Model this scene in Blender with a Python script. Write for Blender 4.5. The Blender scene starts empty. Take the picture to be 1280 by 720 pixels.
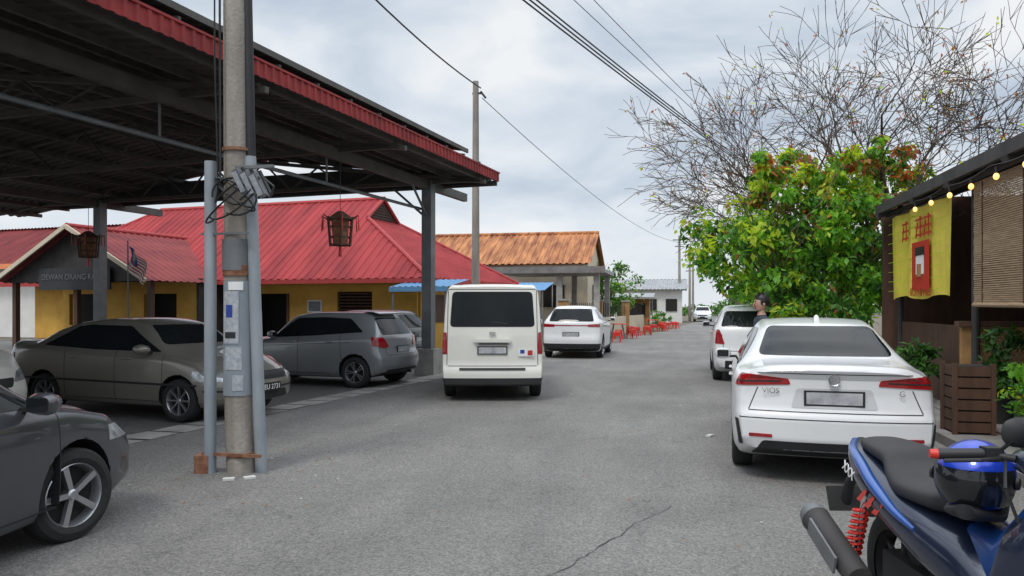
import bpy, bmesh, math, random
import numpy as np
from mathutils import Vector, Matrix
random.seed(7)
R=np.random.RandomState(11)
scn=bpy.context.scene
scn.view_settings.view_transform='Standard'; scn.view_settings.look='None'; scn.view_settings.exposure=0
COL=scn.collection
# ---------------------------------------------------------------- materials
def mat(name,col,rough=.6,metal=0,var=.12,scale=5,bump=0,bscale=60,coat=0,spec=.5,col2=None,detail=4,stretch=(1,1,1),emit=None):
    m=bpy.data.materials.new(name); m.use_nodes=True
    nt=m.node_tree; N=nt.nodes; Lk=nt.links; b=N['Principled BSDF']
    tc=N.new('ShaderNodeTexCoord'); mp=N.new('ShaderNodeMapping'); mp.inputs['Scale'].default_value=stretch
    Lk.new(tc.outputs['Object'],mp.inputs['Vector'])
    n=N.new('ShaderNodeTexNoise'); n.inputs['Scale'].default_value=scale; n.inputs['Detail'].default_value=detail; n.inputs['Roughness'].default_value=.6
    Lk.new(mp.outputs[0],n.inputs['Vector'])
    r=N.new('ShaderNodeValToRGB'); c=np.array(col)
    a=c*(1-var); d=np.array(col2) if col2 is not None else np.minimum(c*(1+var),1)
    r.color_ramp.elements[0].position=.32; r.color_ramp.elements[1].position=.68
    r.color_ramp.elements[0].color=(*a,1); r.color_ramp.elements[1].color=(*d,1)
    Lk.new(n.outputs['Fac'],r.inputs['Fac']); Lk.new(r.outputs['Color'],b.inputs['Base Color'])
    b.inputs['Roughness'].default_value=rough; b.inputs['Metallic'].default_value=metal
    b.inputs['Coat Weight'].default_value=coat; b.inputs['Coat Roughness'].default_value=.04
    b.inputs['Specular IOR Level'].default_value=spec
    if bump>0:
        n2=N.new('ShaderNodeTexNoise'); n2.inputs['Scale'].default_value=bscale; n2.inputs['Detail'].default_value=3
        Lk.new(tc.outputs['Object'],n2.inputs['Vector'])
        bp=N.new('ShaderNodeBump'); bp.inputs['Strength'].default_value=bump; bp.inputs['Distance'].default_value=.02
        Lk.new(n2.outputs['Fac'],bp.inputs['Height']); Lk.new(bp.outputs[0],b.inputs['Normal'])
    if emit:
        b.inputs['Emission Color'].default_value=(*emit[:3],1); b.inputs['Emission Strength'].default_value=emit[3]
    return m
def asphalt(name,c0,c1):
    m=mat(name,c0,rough=.9,scale=.35,bump=.5,bscale=90,col2=c1,detail=6,spec=.3)
    nt=m.node_tree; N=nt.nodes; Lk=nt.links; b=N['Principled BSDF']
    src=b.inputs['Base Color'].links[0].from_socket
    tc=[x for x in N if x.type=='TEX_COORD'][0]
    v=N.new('ShaderNodeTexNoise'); v.inputs['Scale'].default_value=60; v.inputs['Detail'].default_value=4; v.inputs['Roughness'].default_value=.8
    Lk.new(tc.outputs['Object'],v.inputs['Vector'])
    rp=N.new('ShaderNodeValToRGB'); rp.color_ramp.elements[0].position=.36; rp.color_ramp.elements[1].position=.64
    rp.color_ramp.elements[0].color=(.48,.48,.48,1); rp.color_ramp.elements[1].color=(1.45,1.44,1.42,1)
    Lk.new(v.outputs['Fac'],rp.inputs['Fac'])
    mx=N.new('ShaderNodeMixRGB'); mx.blend_type='MULTIPLY'; mx.inputs[0].default_value=1
    Lk.new(src,mx.inputs[1]); Lk.new(rp.outputs[0],mx.inputs[2])
    vo=N.new('ShaderNodeTexVoronoi'); vo.feature='DISTANCE_TO_EDGE'; vo.inputs['Scale'].default_value=.42
    nz=N.new('ShaderNodeTexNoise'); nz.inputs['Scale'].default_value=2.2; nz.inputs['Detail'].default_value=4
    Lk.new(tc.outputs['Object'],nz.inputs['Vector'])
    ad=N.new('ShaderNodeVectorMath'); ad.operation='MULTIPLY_ADD'; ad.inputs[1].default_value=(.9,.9,.9)
    Lk.new(nz.outputs['Color'],ad.inputs[0]); Lk.new(tc.outputs['Object'],ad.inputs[2]); Lk.new(ad.outputs[0],vo.inputs['Vector'])
    r2=N.new('ShaderNodeValToRGB'); r2.color_ramp.elements[0].position=.0; r2.color_ramp.elements[1].position=.006
    r2.color_ramp.elements[0].color=(.62,.62,.62,1); r2.color_ramp.elements[1].color=(1,1,1,1)
    Lk.new(vo.outputs['Distance'],r2.inputs['Fac'])
    m2=N.new('ShaderNodeMixRGB'); m2.blend_type='MULTIPLY'; m2.inputs[0].default_value=.6
    Lk.new(mx.outputs[0],m2.inputs[1]); Lk.new(r2.outputs[0],m2.inputs[2])
    st=N.new('ShaderNodeTexNoise'); st.inputs['Scale'].default_value=1.1; st.inputs['Detail'].default_value=5
    mp=N.new('ShaderNodeMapping'); mp.inputs['Scale'].default_value=(1.6,.35,1); Lk.new(tc.outputs['Object'],mp.inputs[0]); Lk.new(mp.outputs[0],st.inputs['Vector'])
    r3=N.new('ShaderNodeValToRGB'); r3.color_ramp.elements[0].position=.3; r3.color_ramp.elements[1].position=.6
    r3.color_ramp.elements[0].color=(.84,.84,.85,1); r3.color_ramp.elements[1].color=(1,1,1,1)
    Lk.new(st.outputs['Fac'],r3.inputs['Fac'])
    m3=N.new('ShaderNodeMixRGB'); m3.blend_type='MULTIPLY'; m3.inputs[0].default_value=1
    Lk.new(m2.outputs[0],m3.inputs[1]); Lk.new(r3.outputs[0],m3.inputs[2]); Lk.new(m3.outputs[0],b.inputs['Base Color'])
    return m
M={}
M['asphalt']=asphalt('asphalt',(.195,.190,.183),(.250,.244,.235))
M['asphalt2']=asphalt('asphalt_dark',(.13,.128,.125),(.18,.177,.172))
M['soil']=mat('soil',(.14,.12,.09),.95,var=.3,scale=1,bump=.4,bscale=20)
M['conc']=mat('concrete',(.34,.33,.31),.85,var=.25,scale=2.5,bump=.3,bscale=40)
M['concd']=mat('concrete_dark',(.2,.19,.18),.85,var=.25,scale=2.5,bump=.3,bscale=40)
M['pole']=mat('pole_concrete',(.22,.19,.165),.85,scale=3.5,bump=.4,bscale=30,col2=(.37,.34,.30),stretch=(1.5,1.5,.3),detail=7)
M['pipe']=mat('pipe_bluegrey',(.23,.27,.31),.55,scale=3,col2=(.36,.39,.42),stretch=(1,1,.3),bump=.1)
M['rust']=mat('rust',(.16,.06,.03),.9,scale=12,col2=(.30,.15,.09))
M['steelg']=mat('steel_grey',(.17,.18,.19),.5,metal=.3,var=.2,scale=3)
M['truss']=mat('truss_paint',(.085,.078,.072),.6,var=.25,scale=3)
M['steeld']=mat('steel_dark',(.045,.042,.042),.7,var=.3,scale=3)
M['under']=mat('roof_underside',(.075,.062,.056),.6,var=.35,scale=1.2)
M['redroof']=mat('red_metal_roof',(.23,.016,.020),.6,scale=.9,col2=(.36,.035,.038),spec=.25,stretch=(1.6,.5,.5))
M['redroof2']=mat('maroon_metal_roof',(.16,.022,.026),.6,scale=.9,col2=(.26,.045,.045),spec=.25,stretch=(1.6,.5,.5))
M['redcap']=mat('red_ridge_cap',(.38,.05,.05),.55,spec=.3)
M['redfascia']=mat('red_fascia',(.28,.03,.03),.55,var=.3,scale=2,spec=.3)
M['rustroof']=mat('rusty_roof',(.20,.055,.02),.75,scale=1.2,col2=(.55,.24,.09),stretch=(2.5,.5,.5))
M['yellow']=mat('yellow_wall',(.60,.34,.06),.8,var=.15,scale=1.5)
M['cream']=mat('cream_wall',(.62,.55,.42),.8,var=.1,scale=1.5)
M['whitew']=mat('white_wall',(.68,.68,.66),.8,var=.08,scale=1.5)
M['greyroof']=mat('grey_roof',(.30,.31,.32),.6,var=.2,scale=1.5)
M['brown']=mat('brown_wood',(.085,.042,.026),.7,var=.3,scale=6,stretch=(1,1,.2))
M['tan']=mat('tan_board',(.34,.19,.07),.7,var=.25,scale=4)
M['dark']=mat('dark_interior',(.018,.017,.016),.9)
M['black']=mat('black_plastic',(.018,.018,.02),.55,var=.2)
M['glass']=mat('dark_glass',(.012,.014,.016),.04,var=.1,spec=.6)
M['glass2']=mat('car_glass',(.012,.015,.017),.04,var=.2,spec=.22,scale=2)
M['tire']=mat('tyre_rubber',(.022,.022,.022),.85,var=.2,scale=20)
M['alloy']=mat('alloy',(.45,.46,.48),.3,metal=.8,var=.05)
M['chrome']=mat('chrome',(.7,.7,.72),.12,metal=1,var=.03)
M['tail']=mat('tail_lamp',(.30,.006,.010),.12,coat=.6,var=.3,scale=25)
M['head']=mat('headlamp',(.42,.44,.46),.1,metal=.4,coat=.7,var=.4,scale=12)
M['orange']=mat('orange_lens',(.75,.2,.02),.2,coat=1)
M['plate']=mat('plate_blank',(.42,.43,.45),.5,var=.3,scale=8)
M['platek']=mat('plate_black',(.02,.02,.02),.5)
M['wtext']=mat('white_text',(.8,.8,.8),.5,var=.03)
M['bark']=mat('bark',(.10,.075,.055),.9,scale=10,col2=(.22,.17,.13),bump=.5,bscale=40)
M['twig']=mat('twig_bark',(.06,.042,.035),.9,scale=6,col2=(.12,.09,.07))
def leafmat(n,c,t=.35):
    m=mat(n,c,.5,var=.25,scale=3,spec=.4,detail=2)
    b=m.node_tree.nodes['Principled BSDF']; nt=m.node_tree
    tr=nt.nodes.new('ShaderNodeBsdfTranslucent'); tr.inputs[0].default_value=(min(1,c[0]*1.8),min(1,c[1]*1.8),c[2]*.8,1)
    mx=nt.nodes.new('ShaderNodeMixShader'); mx.inputs[0].default_value=t
    nt.links.new(b.outputs[0],mx.inputs[1]); nt.links.new(tr.outputs[0],mx.inputs[2])
    nt.links.new(mx.outputs[0],nt.nodes['Material Output'].inputs[0]); return m
M['leaf1']=leafmat('leaf_green',(.07,.19,.03)); M['leaf2']=leafmat('leaf_dark',(.032,.095,.02))
M['leaf3']=leafmat('leaf_bright',(.15,.36,.035),.45); M['leaf4']=leafmat('leaf_yellowgreen',(.45,.55,.05),.45)
M['leaf5']=leafmat('leaf_red',(.48,.11,.035)); M['leaf6']=leafmat('leaf_brown',(.34,.15,.05))
M['banner']=mat('banner_yellow',(.72,.60,.08),.6,var=.12,scale=3)
M['red']=mat('red_paint',(.5,.03,.02),.45,var=.1)
M['redp']=mat('red_plastic',(.6,.03,.02),.35,var=.1)
M['blue']=mat('blue_paint',(.02,.05,.30),.35,var=.1)
M['bluec']=mat('blue_canopy',(.10,.25,.45),.6)
M['bulb']=mat('warm_bulb',(1,.7,.3),.4,emit=(1,.50,.13,2.0))
M['skin']=mat('skin',(.45,.26,.18),.5,var=.06)
M['hair']=mat('black_hair',(.012,.01,.01),.5,var=.3,scale=60)
M['shirt']=mat('shirt',(.04,.045,.06),.85,var=.15); M['trouser']=mat('trousers',(.05,.05,.06),.85,var=.15)
M['litter']=mat('paper_litter',(.6,.6,.58),.8)
M['crack']=mat('crack_dark',(.05,.05,.05),.95)
M['pot']=mat('pot_black',(.03,.03,.03),.6)
M['sheet']=mat('grey_sign',(.055,.06,.065),.7,spec=.2)
M['stick']=mat('faded_sticker',(.32,.36,.42),.7,scale=22,col2=(.50,.51,.52))
M['bamboo']=mat('bamboo_blind',(.36,.25,.15),.7,scale=9,var=.3,stretch=(.1,.4,6))
def paint(n,c,metal=0,rough=.3,coat=.8): return mat(n,c,rough,metal=metal,var=.03,scale=2,coat=coat)
P_white=paint('white_paint',(.74,.75,.76)); P_vanw=paint('van_white',(.74,.73,.67),rough=.4,coat=.4)
P_grey=paint('dark_grey_paint',(.06,.063,.072),.35); P_silver=paint('champagne_grey_paint',(.23,.22,.19),.3)
P_myvi=paint('silver_paint',(.27,.285,.30),.3); P_dark=paint('black_car_paint',(.02,.022,.025),.2)
# ---------------------------------------------------------------- mesh builder
def link(o,parent=None):
    COL.objects.link(o)
    if parent: o.parent=parent
    return o
def empty(name,loc=(0,0,0),rz=0):
    e=bpy.data.objects.new(name,None); e.empty_display_size=.2; e.location=loc; e.rotation_euler=(0,0,math.radians(rz)); return link(e)
class MB:
    def __init__(s): s.v=[]; s.f=[]; s.m=[]; s.mats=[]
    def mi(s,m):
        if m not in s.mats: s.mats.append(m)
        return s.mats.index(m)
    def add(s,vs,fs,m):
        o=len(s.v); s.v+= [tuple(p) for p in vs]; k=s.mi(m)
        for f in fs: s.f.append([o+i for i in f]); s.m.append(k)
    def box(s,c,d,m,rz=0,ry=0,rx=0,taper=1):
        x,y,z=[q/2 for q in d]; Rm=Matrix.Rotation(rz,3,'Z')@Matrix.Rotation(ry,3,'Y')@Matrix.Rotation(rx,3,'X')
        vs=[]
        for k in (-1,1):
            t=taper if k>0 else 1
            for a,b in ((-1,-1),(1,-1),(1,1),(-1,1)): vs.append(Rm@Vector((a*x*t,b*y*t,k*z))+Vector(c))
        s.add(vs,[(3,2,1,0),(4,5,6,7),(0,1,5,4),(1,2,6,5),(2,3,7,6),(3,0,4,7)],m)
    def tube(s,p0,p1,r0,r1,m,n=10,cap=True):
        p0=Vector(p0);p1=Vector(p1); d=(p1-p0)
        if d.length<1e-6: return
        d.normalize(); a=d.orthogonal().normalized(); b=d.cross(a)
        vs=[]
        for p,r in ((p0,r0),(p1,r1)):
            for i in range(n):
                t=2*math.pi*i/n; vs.append(p+a*math.cos(t)*r+b*math.sin(t)*r)
        fs=[(i,(i+1)%n,n+(i+1)%n,n+i) for i in range(n)]
        if cap: fs+= [tuple(range(n-1,-1,-1)),tuple(range(n,2*n))]
        s.add(vs,fs,m)
    def path(s,pts,r,m,n=8):
        for a,b in zip(pts[:-1],pts[1:]): s.tube(a,b,r,r,m,n)
    def loft(s,secs,m,n=16,pw=2.0,axis='x'):
        vs=[];k=len(secs)
        for c in secs:
            for i in range(n):
                t=2*math.pi*i/n; ct,st=math.cos(t),math.sin(t)
                a=math.copysign(abs(ct)**(2/pw),ct)*c[3]; b=math.copysign(abs(st)**(2/pw),st)*c[4]
                if axis=='x': vs.append((c[0],c[1]+a,c[2]+b))
                elif axis=='z': vs.append((c[0]+a,c[1]+b,c[2]))
                else: vs.append((c[0]+a,c[1],c[2]+b))
        fs=[]
        for j in range(k-1):
            for i in range(n): fs.append((j*n+i,j*n+(i+1)%n,(j+1)*n+(i+1)%n,(j+1)*n+i))
        fs+= [tuple(range(n-1,-1,-1)),tuple(range((k-1)*n,k*n))]
        s.add(vs,fs,m)
    def sloft(s,secs,m,n=36,pw=2.6,k=40):
        a=np.array(secs,float); xs=np.linspace(a[0,0],a[-1,0],k); f=lambda c:pchip(a[:,0],a[:,c],xs)
        y,z,hy,hz=f(1) if np.ptp(a[:,1])>0 else np.full(k,a[0,1]),f(2),f(3),f(4)
        s.loft([(xs[i],y[i],z[i],hy[i],hz[i]) for i in range(k)],m,n,pw)
    def lathe(s,prof,m,n=36,axis='y',c=(0,0,0)):
        vs=[]
        for a,r in prof:
            for i in range(n):
                t=2*math.pi*i/n
                if axis=='y': vs.append((c[0]+r*math.cos(t),c[1]+a,c[2]+r*math.sin(t)))
                else: vs.append((c[0]+r*math.cos(t),c[1]+r*math.sin(t),c[2]+a))
        fs=[]
        for j in range(len(prof)-1):
            for i in range(n): fs.append((j*n+i,j*n+(i+1)%n,(j+1)*n+(i+1)%n,(j+1)*n+i))
        s.add(vs,fs,m)
    def ball(s,c,r,m,sq=(1,1,1),nu=16,nv=10):
        vs=[];fs=[]
        for j in range(nv+1):
            p=math.pi*j/nv
            for i in range(nu):
                t=2*math.pi*i/nu; vs.append((c[0]+r*sq[0]*math.sin(p)*math.cos(t),c[1]+r*sq[1]*math.sin(p)*math.sin(t),c[2]+r*sq[2]*math.cos(p)))
        for j in range(nv):
            for i in range(nu): fs.append((j*nu+i,(j+1)*nu+i,(j+1)*nu+(i+1)%nu,j*nu+(i+1)%nu))
        s.add(vs,fs,m)
    def corr(s,P0,ex,up,L,topf,pitch,amp,m,botf=None):
        P0=Vector(P0);ex=Vector(ex).normalized();up=Vector(up).normalized();nn=ex.cross(up)
        prof=[(0,0),(.5,0),(.62,1),(.88,1)]; ss=[]
        k=0
        while k*pitch<L:
            for a,h in prof:
                q=(k+a)*pitch
                if q<=L: ss.append((q,h*amp))
            k+=1
        ss.append((L,0)); vs=[];fs=[]
        for q,h in ss:
            b=botf(q) if botf else 0
            t=topf(q) if callable(topf) else topf
            vs.append(P0+ex*q+up*b+nn*h); vs.append(P0+ex*q+up*max(t,b+.001)+nn*h)
        for i in range(len(ss)-1): fs.append((2*i,2*i+2,2*i+3,2*i+1))
        s.add(vs,fs,m)
    def obj(s,name,parent=None,smooth=None,bevel=0):
        me=bpy.data.meshes.new(name); me.from_pydata(s.v,[],s.f)
        for m in s.mats: me.materials.append(m)
        me.polygons.foreach_set('material_index',s.m)
        if smooth is not None:
            me.polygons.foreach_set('use_smooth',[True]*len(me.polygons)); me.set_sharp_from_angle(angle=math.radians(smooth))
        me.update(); o=bpy.data.objects.new(name,me); link(o,parent)
        if bevel:
            b=o.modifiers.new('b','BEVEL'); b.width=bevel; b.segments=2; b.limit_method='ANGLE'
        return o
def text(name,s,size,loc,rot,m,parent=None,ext=.002,align='CENTER'):
    c=bpy.data.curves.new(name,'FONT'); c.body=s; c.size=size; c.extrude=ext; c.align_x=align; c.align_y='CENTER'
    c.materials.append(m); o=bpy.data.objects.new(name,c); o.location=loc; o.rotation_euler=rot; return link(o,parent)
def pchip(xs,ys,x):
    xs=np.array(xs,float);ys=np.array(ys,float);h=np.diff(xs);dl=np.diff(ys)/h;n=len(xs);d=np.zeros(n)
    d[0]=dl[0];d[-1]=dl[-1]
    for i in range(1,n-1):
        if dl[i-1]*dl[i]>0:
            w1=2*h[i]+h[i-1];w2=h[i]+2*h[i-1]; d[i]=(w1+w2)/(w1/dl[i-1]+w2/dl[i])
    x=np.clip(np.atleast_1d(np.array(x,float)),xs[0],xs[-1]); k=np.clip(np.searchsorted(xs,x)-1,0,n-2)
    t=(x-xs[k])/h[k]
    return (2*t**3-3*t**2+1)*ys[k]+(t**3-2*t**2+t)*h[k]*d[k]+(-2*t**3+3*t**2)*ys[k+1]+(t**3-t**2)*h[k]*d[k+1]
# ---------------------------------------------------------------- cars
def body_mesh(sp,step,sub):
    L=sp['L'];W=sp['W']
    n=max(20,int(L/step)); xs=np.unique(np.concatenate([[0,.02,.05,.09],np.linspace(.13,L-.13,n),[L-.09,L-.05,L-.02,L]]))
    f=lambda k:pchip(*zip(*sp[k]),xs)
    Wp=f('plan')*W; zb=f('zb'); zt=f('top'); zbelt=np.minimum(f('belt'),zt-.085); wt=np.minimum(f('wtop'),Wp*.93); wb=Wp*sp.get('wb',.955)
    rings=[]
    for i,x in enumerate(xs):
        zs=zbelt[i]-.09; B=zb[i]; w=Wp[i]; H=zs-B
        c=[(0,B),(.8*w,B),(.955*w,B+.06),(.99*w,B+.28*H),(w,B+.62*H),(.99*w,zs),(wb[i],zbelt[i]),
           ((wb[i]+wt[i])/2+.018,(zbelt[i]+zt[i]-.055)/2),(wt[i],zt[i]-.055),(wt[i]*.74,zt[i]-.013),(0,zt[i])]
        c=np.array(c); P=[2*c[0]-c[1]]+list(c)+[np.array([-c[-2][0],c[-2][1]])]; out=[]
        for k in range(1,len(P)-2):
            for t in np.arange(sub)/sub:
                p0,p1,p2,p3=P[k-1],P[k],P[k+1],P[k+2]
                out.append(.5*((2*p1)+(-p0+p2)*t+(2*p0-5*p1+4*p2-p3)*t*t+(-p0+3*p1-3*p2+p3)*t**3))
        out.append(c[-1]); out=np.array(out); out[0,0]=0; out[:,0]=np.maximum(out[:,0],0)
        out[:,1]=np.maximum(out[:,1],B)
        full=np.vstack([out,(out*[-1,1])[-2:0:-1]]); rings.append((x,full))
    nr=len(rings[0][1]); nh=nr//2
    lr=sp.get('lr',.8)
    def place(x,r):
        y=r[:,0];z=r[:,1]
        kr=max(0,1-x/lr); kf=max(0,1-(L-x)/.6)
        X=x+kr*(np.interp(z,*zip(*sp['rear']))+sp.get('cr',.12)*(np.abs(y)/W)**2.5)-kf*(np.interp(z,*zip(*sp['front']))+sp.get('cf',.28)*(np.abs(y)/W)**2.5)
        return [(X[j],y[j],z[j]) for j in range(nr)]
    bm=bmesh.new(); prev=None; first=None
    for x,r in rings:
        vs=[bm.verts.new(p) for p in place(x,r)]
        if prev:
            for j in range(nr): bm.faces.new((prev[j],vs[j],vs[(j+1)%nr],prev[(j+1)%nr]))
        else: first=vs
        prev=vs
    for vs,(x,r) in ((first,rings[0]),(prev,rings[-1])):
        S=(.9,.7,.45,.2,-.2,-.45,-.7,-.9); rows=[]
        for j in range(1,nh):
            row=[vs[j]]
            for s in S: row.append(bm.verts.new(place(x,np.array([[r[j][0]*s,r[j][1]]]*nr))[0]))
            row.append(vs[nr-j]); rows.append(row)
        for a,b_ in zip(rows[:-1],rows[1:]):
            for k in range(len(a)-1): bm.faces.new((a[k],a[k+1],b_[k+1],b_[k]))
        for row,t in ((rows[0],vs[0]),(rows[-1],vs[nh])):
            bm.faces.new([t]+row)
    bmesh.ops.recalc_face_normals(bm,faces=bm.faces)
    me=bpy.data.meshes.new('body'); bm.to_mesh(me); bm.free(); return me
def prism(polys):
    bm=bmesh.new()
    for ax,poly,a0,a1 in polys:
        lo=[];hi=[]
        for p,q in poly:
            if ax=='y': lo.append(bm.verts.new((p,a0,q)));hi.append(bm.verts.new((p,a1,q)))
            elif ax=='x': lo.append(bm.verts.new((a0,p,q)));hi.append(bm.verts.new((a1,p,q)))
            else: lo.append(bm.verts.new((p,q,a0)));hi.append(bm.verts.new((p,q,a1)))
        n=len(poly); bm.faces.new(lo);bm.faces.new(hi[::-1])
        for i in range(n): bm.faces.new((lo[i],hi[i],hi[(i+1)%n],lo[(i+1)%n]))
    bmesh.ops.recalc_face_normals(bm,faces=bm.faces)
    me=bpy.data.meshes.new('cut'); bm.to_mesh(me); bm.free(); return me
def bb(me):
    if len(me.vertices)<4: return None
    a=np.zeros(len(me.vertices)*3); me.vertices.foreach_get('co',a); a=a.reshape(-1,3); return a.min(0),a.max(0)
def boolean(me,cut,op):
    A=bb(me);C=bb(cut)
    a=bpy.data.objects.new('a',me); b=bpy.data.objects.new('b',cut); COL.objects.link(a);COL.objects.link(b)
    m=a.modifiers.new('x','BOOLEAN'); m.operation=op; m.object=b; res=None
    for sv,self_,jit in (('MANIFOLD',0,0),('EXACT',0,0),('EXACT',1,0),('MANIFOLD',0,.0013),('EXACT',1,.0017),('FAST',0,0)):
        m.solver=sv
        if sv=='EXACT': m.use_self=bool(self_)
        b.location=(jit,jit*.7,jit*.9)
        bpy.context.view_layer.update(); dg=bpy.context.evaluated_depsgraph_get()
        out=bpy.data.meshes.new_from_object(a.evaluated_get(dg)); O=bb(out)
        if O is None: continue
        if op=='DIFFERENCE': ok=np.abs(O[0]-A[0]).max()<.03 and np.abs(O[1]-A[1]).max()<.03
        else: ok=(O[0]>=C[0]-.01).all() and (O[1]<=C[1]+.01).all()
        if ok: res=out; break
    bpy.data.objects.remove(a);bpy.data.objects.remove(b); return res
def rp(poly,r=.04,k=4):
    out=[];n=len(poly)
    for i in range(n):
        p=Vector(poly[i]);a=Vector(poly[i-1]);b=Vector(poly[(i+1)%n])
        da=(a-p);db=(b-p);ra=min(r,da.length*.45);rb=min(r,db.length*.45)
        A=p+da.normalized()*ra;B=p+db.normalized()*rb
        for j in range(k+1):
            t=j/k; out.append(tuple(A*(1-t)**2+p*2*t*(1-t)+B*t*t))
    return out
def mir(poly): return [(-a,b) for a,b in poly]
def lines(segs,w=.008):
    out=[]
    for (a,b) in segs:
        a=Vector(a);b=Vector(b);d=(b-a).normalized();n=Vector((-d.y,d.x))*w/2
        out.append([tuple(a+n),tuple(b+n),tuple(b-n),tuple(a-n)])
    return out
WC={}
def wheel(parent,name,x,y,r,w,side,style,steer=0):
    key=(round(r,3),style)
    if key not in WC:
        b=MB(); h=w/2
        b.lathe([(-h+.02,.6*r),(-h,.8*r),(-h+.012,.94*r),(-h+.04,r),(h-.04,r),(h-.012,.94*r),(h,.8*r),(h-.012,.7*r),(h-.02,.68*r)],M['tire'],40)
        b.lathe([(h-.018,.69*r),(h-.012,.67*r),(h-.03,.635*r),(h-.09,.61*r)],M['alloy'],40)
        b.lathe([(h-.09,.62*r),(h-.10,.02*r)],M['dark'],40)
        b.lathe([(h-.02,.001),(h-.018,.09*r),(h-.03,.13*r),(h-.09,.15*r)],M['alloy'],20)
        ns={'five':5,'multi':8,'twin':5}[style]
        for i in range(ns):
            offs=[0] if style=='five' else ([-.17,.17] if style=='twin' else [0])
            for q in offs:
                t=2*math.pi*i/ns+q; wd=.11*r*2 if style=='five' else .055*r*2
                ct,st=math.cos(t),math.sin(t); vs=[]
                for rr,ww,yy in ((.08*r,wd*.5,h-.03),(.66*r,wd*.62,h-.02)):
                    for sg in (-1,1):
                        for dy in (0,-.035): vs.append((rr*ct-sg*ww*.5*st,yy+dy,rr*st+sg*ww*.5*ct))
                b.add(vs,[(0,2,6,4),(1,5,7,3),(0,4,5,1),(2,3,7,6)],M['alloy'])
        o=b.obj('w',None,35); WC[key]=o.data; bpy.data.objects.remove(o)
    o=bpy.data.objects.new(name,WC[key]); o.location=(x,y,r)
    o.rotation_euler=(0,0,(0 if side>0 else math.pi)+math.radians(steer)); link(o,parent); return o
def car(name,sp,loc,head,pm,step=.06,sub=4,steer=0,style='twin'):
    e=empty(name,loc,head); L=sp['L'];W=sp['W'];r=sp['r']
    base=body_mesh(sp,step,sub)
    nv=len(base.vertices); co=np.zeros(nv*3);base.vertices.foreach_get('co',co); nr=np.array([v.normal[:] for v in base.vertices]).ravel()
    def offs(d):
        m=base.copy(); m.vertices.foreach_set('co',co+nr*d); m.update(); return m
    ar=r*1.13; cuts=[]
    for wx in sp['wx']:
        circ=[(wx+ar*math.cos(t),r+.02+ar*math.sin(t)) for t in np.linspace(.03,2*math.pi+.03,29)[:-1]]
        cuts+= [('y',circ,W-.27,W+.2),('y',circ,-W-.2,-W+.27)]
    body=boolean(base.copy(),prism(cuts),'DIFFERENCE') or base.copy()
    body.materials.clear(); body.materials.append(pm); body.materials.append(M['black'])
    for p in body.polygons:
        c=p.center; p.use_smooth=True; k=0
        for wx in sp['wx']:
            if math.hypot(c.x-wx,c.z-r-.02)<ar+.004 : k=1
        if c.z<sp['zb'][1][1]+.012: k=1
        p.material_index=k
    body.set_sharp_from_angle(angle=math.radians(38))
    o=bpy.data.objects.new('body',body); link(o,e)
    def plug(nm,polys,m,d=.004):
        me=boolean(offs(d),prism(polys),'INTERSECT')
        if me is None: return
        me.materials.clear(); me.materials.append(m)
        for p in me.polygons: p.use_smooth=True; p.material_index=0
        me.set_sharp_from_angle(angle=math.radians(30)); link(bpy.data.objects.new(nm,me),e)
    for nm,(polys,m,d) in sp['plugs'].items():
        for i,g in enumerate(polys): plug(nm if i==0 else f'{nm}_{i+1}',g,m,d)
    for i,wx in enumerate(sp['wx']):
        for s_,sn in ((1,'left'),(-1,'right')):
            wheel(e,('rear' if i==0 else 'front')+'_wheel_'+sn,wx,s_*(W-.105),r,.2,s_,style,steer if i else 0)
    b=MB(); mx,mz=sp['mirror']
    for s_ in (1,-1):
        b.loft([(mx-.07,s_*(W+.10),mz,.085,.055),(mx-.02,s_*(W+.10),mz,.10,.072),(mx+.06,s_*(W+.09),mz,.08,.055),(mx+.1,s_*(W+.07),mz,.03,.02)],pm,14,2.6)
        b.box((mx-.073,s_*(W+.10),mz),(.006,.14,.085),M['glass'])
        b.box((mx+.02,s_*(W-.01),mz-.04),(.05,.12,.03),M['black'])
    b.obj('side_mirrors',e,40)
    hb=MB()
    for hx in sp.get('handles',[]):
        for s_ in (1,-1): hb.loft([(hx-.1,s_*(W*.992),sp['hz'],.008,.008),(hx-.08,s_*(W+.012),sp['hz'],.013,.014),(hx+.08,s_*(W+.012),sp['hz'],.013,.014),(hx+.1,s_*(W*.992),sp['hz'],.008,.008)],pm,10)
    if sp.get('handles'): hb.obj('door_handles',e,40)
    pz=sp.get('pz',.7); pb=MB(); px=float(np.interp(pz,*zip(*sp['rear'])))
    pb.box((px-.008,0,pz),(.02,.50,.135),M['platek']); pb.box((px-.016,0,pz),(.012,.46,.105),M['plate'])
    fz=sp.get('fpz',.45); fx=L-float(np.interp(fz,*zip(*sp['front'])))
    pb.box((fx+.01,0,fz),(.02,.46,.12),M['platek'])
    # exhaust + rear axle silhouette under the car
    pb.tube((.10,-.45,.25),(.5,-.45,.27),.03,.03,M['steeld'],10); pb.tube((sp['wx'][0],-W+.2,r),(sp['wx'][0],W-.2,r),.05,.05,M['black'],8)
    pb.obj('number_plates_and_exhaust',e)
    wb_=MB(); wb_.box((.33 if sp['kind']!='van' else .1,0,.0),(.01,.01,.01),M['black'])
    return e
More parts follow.
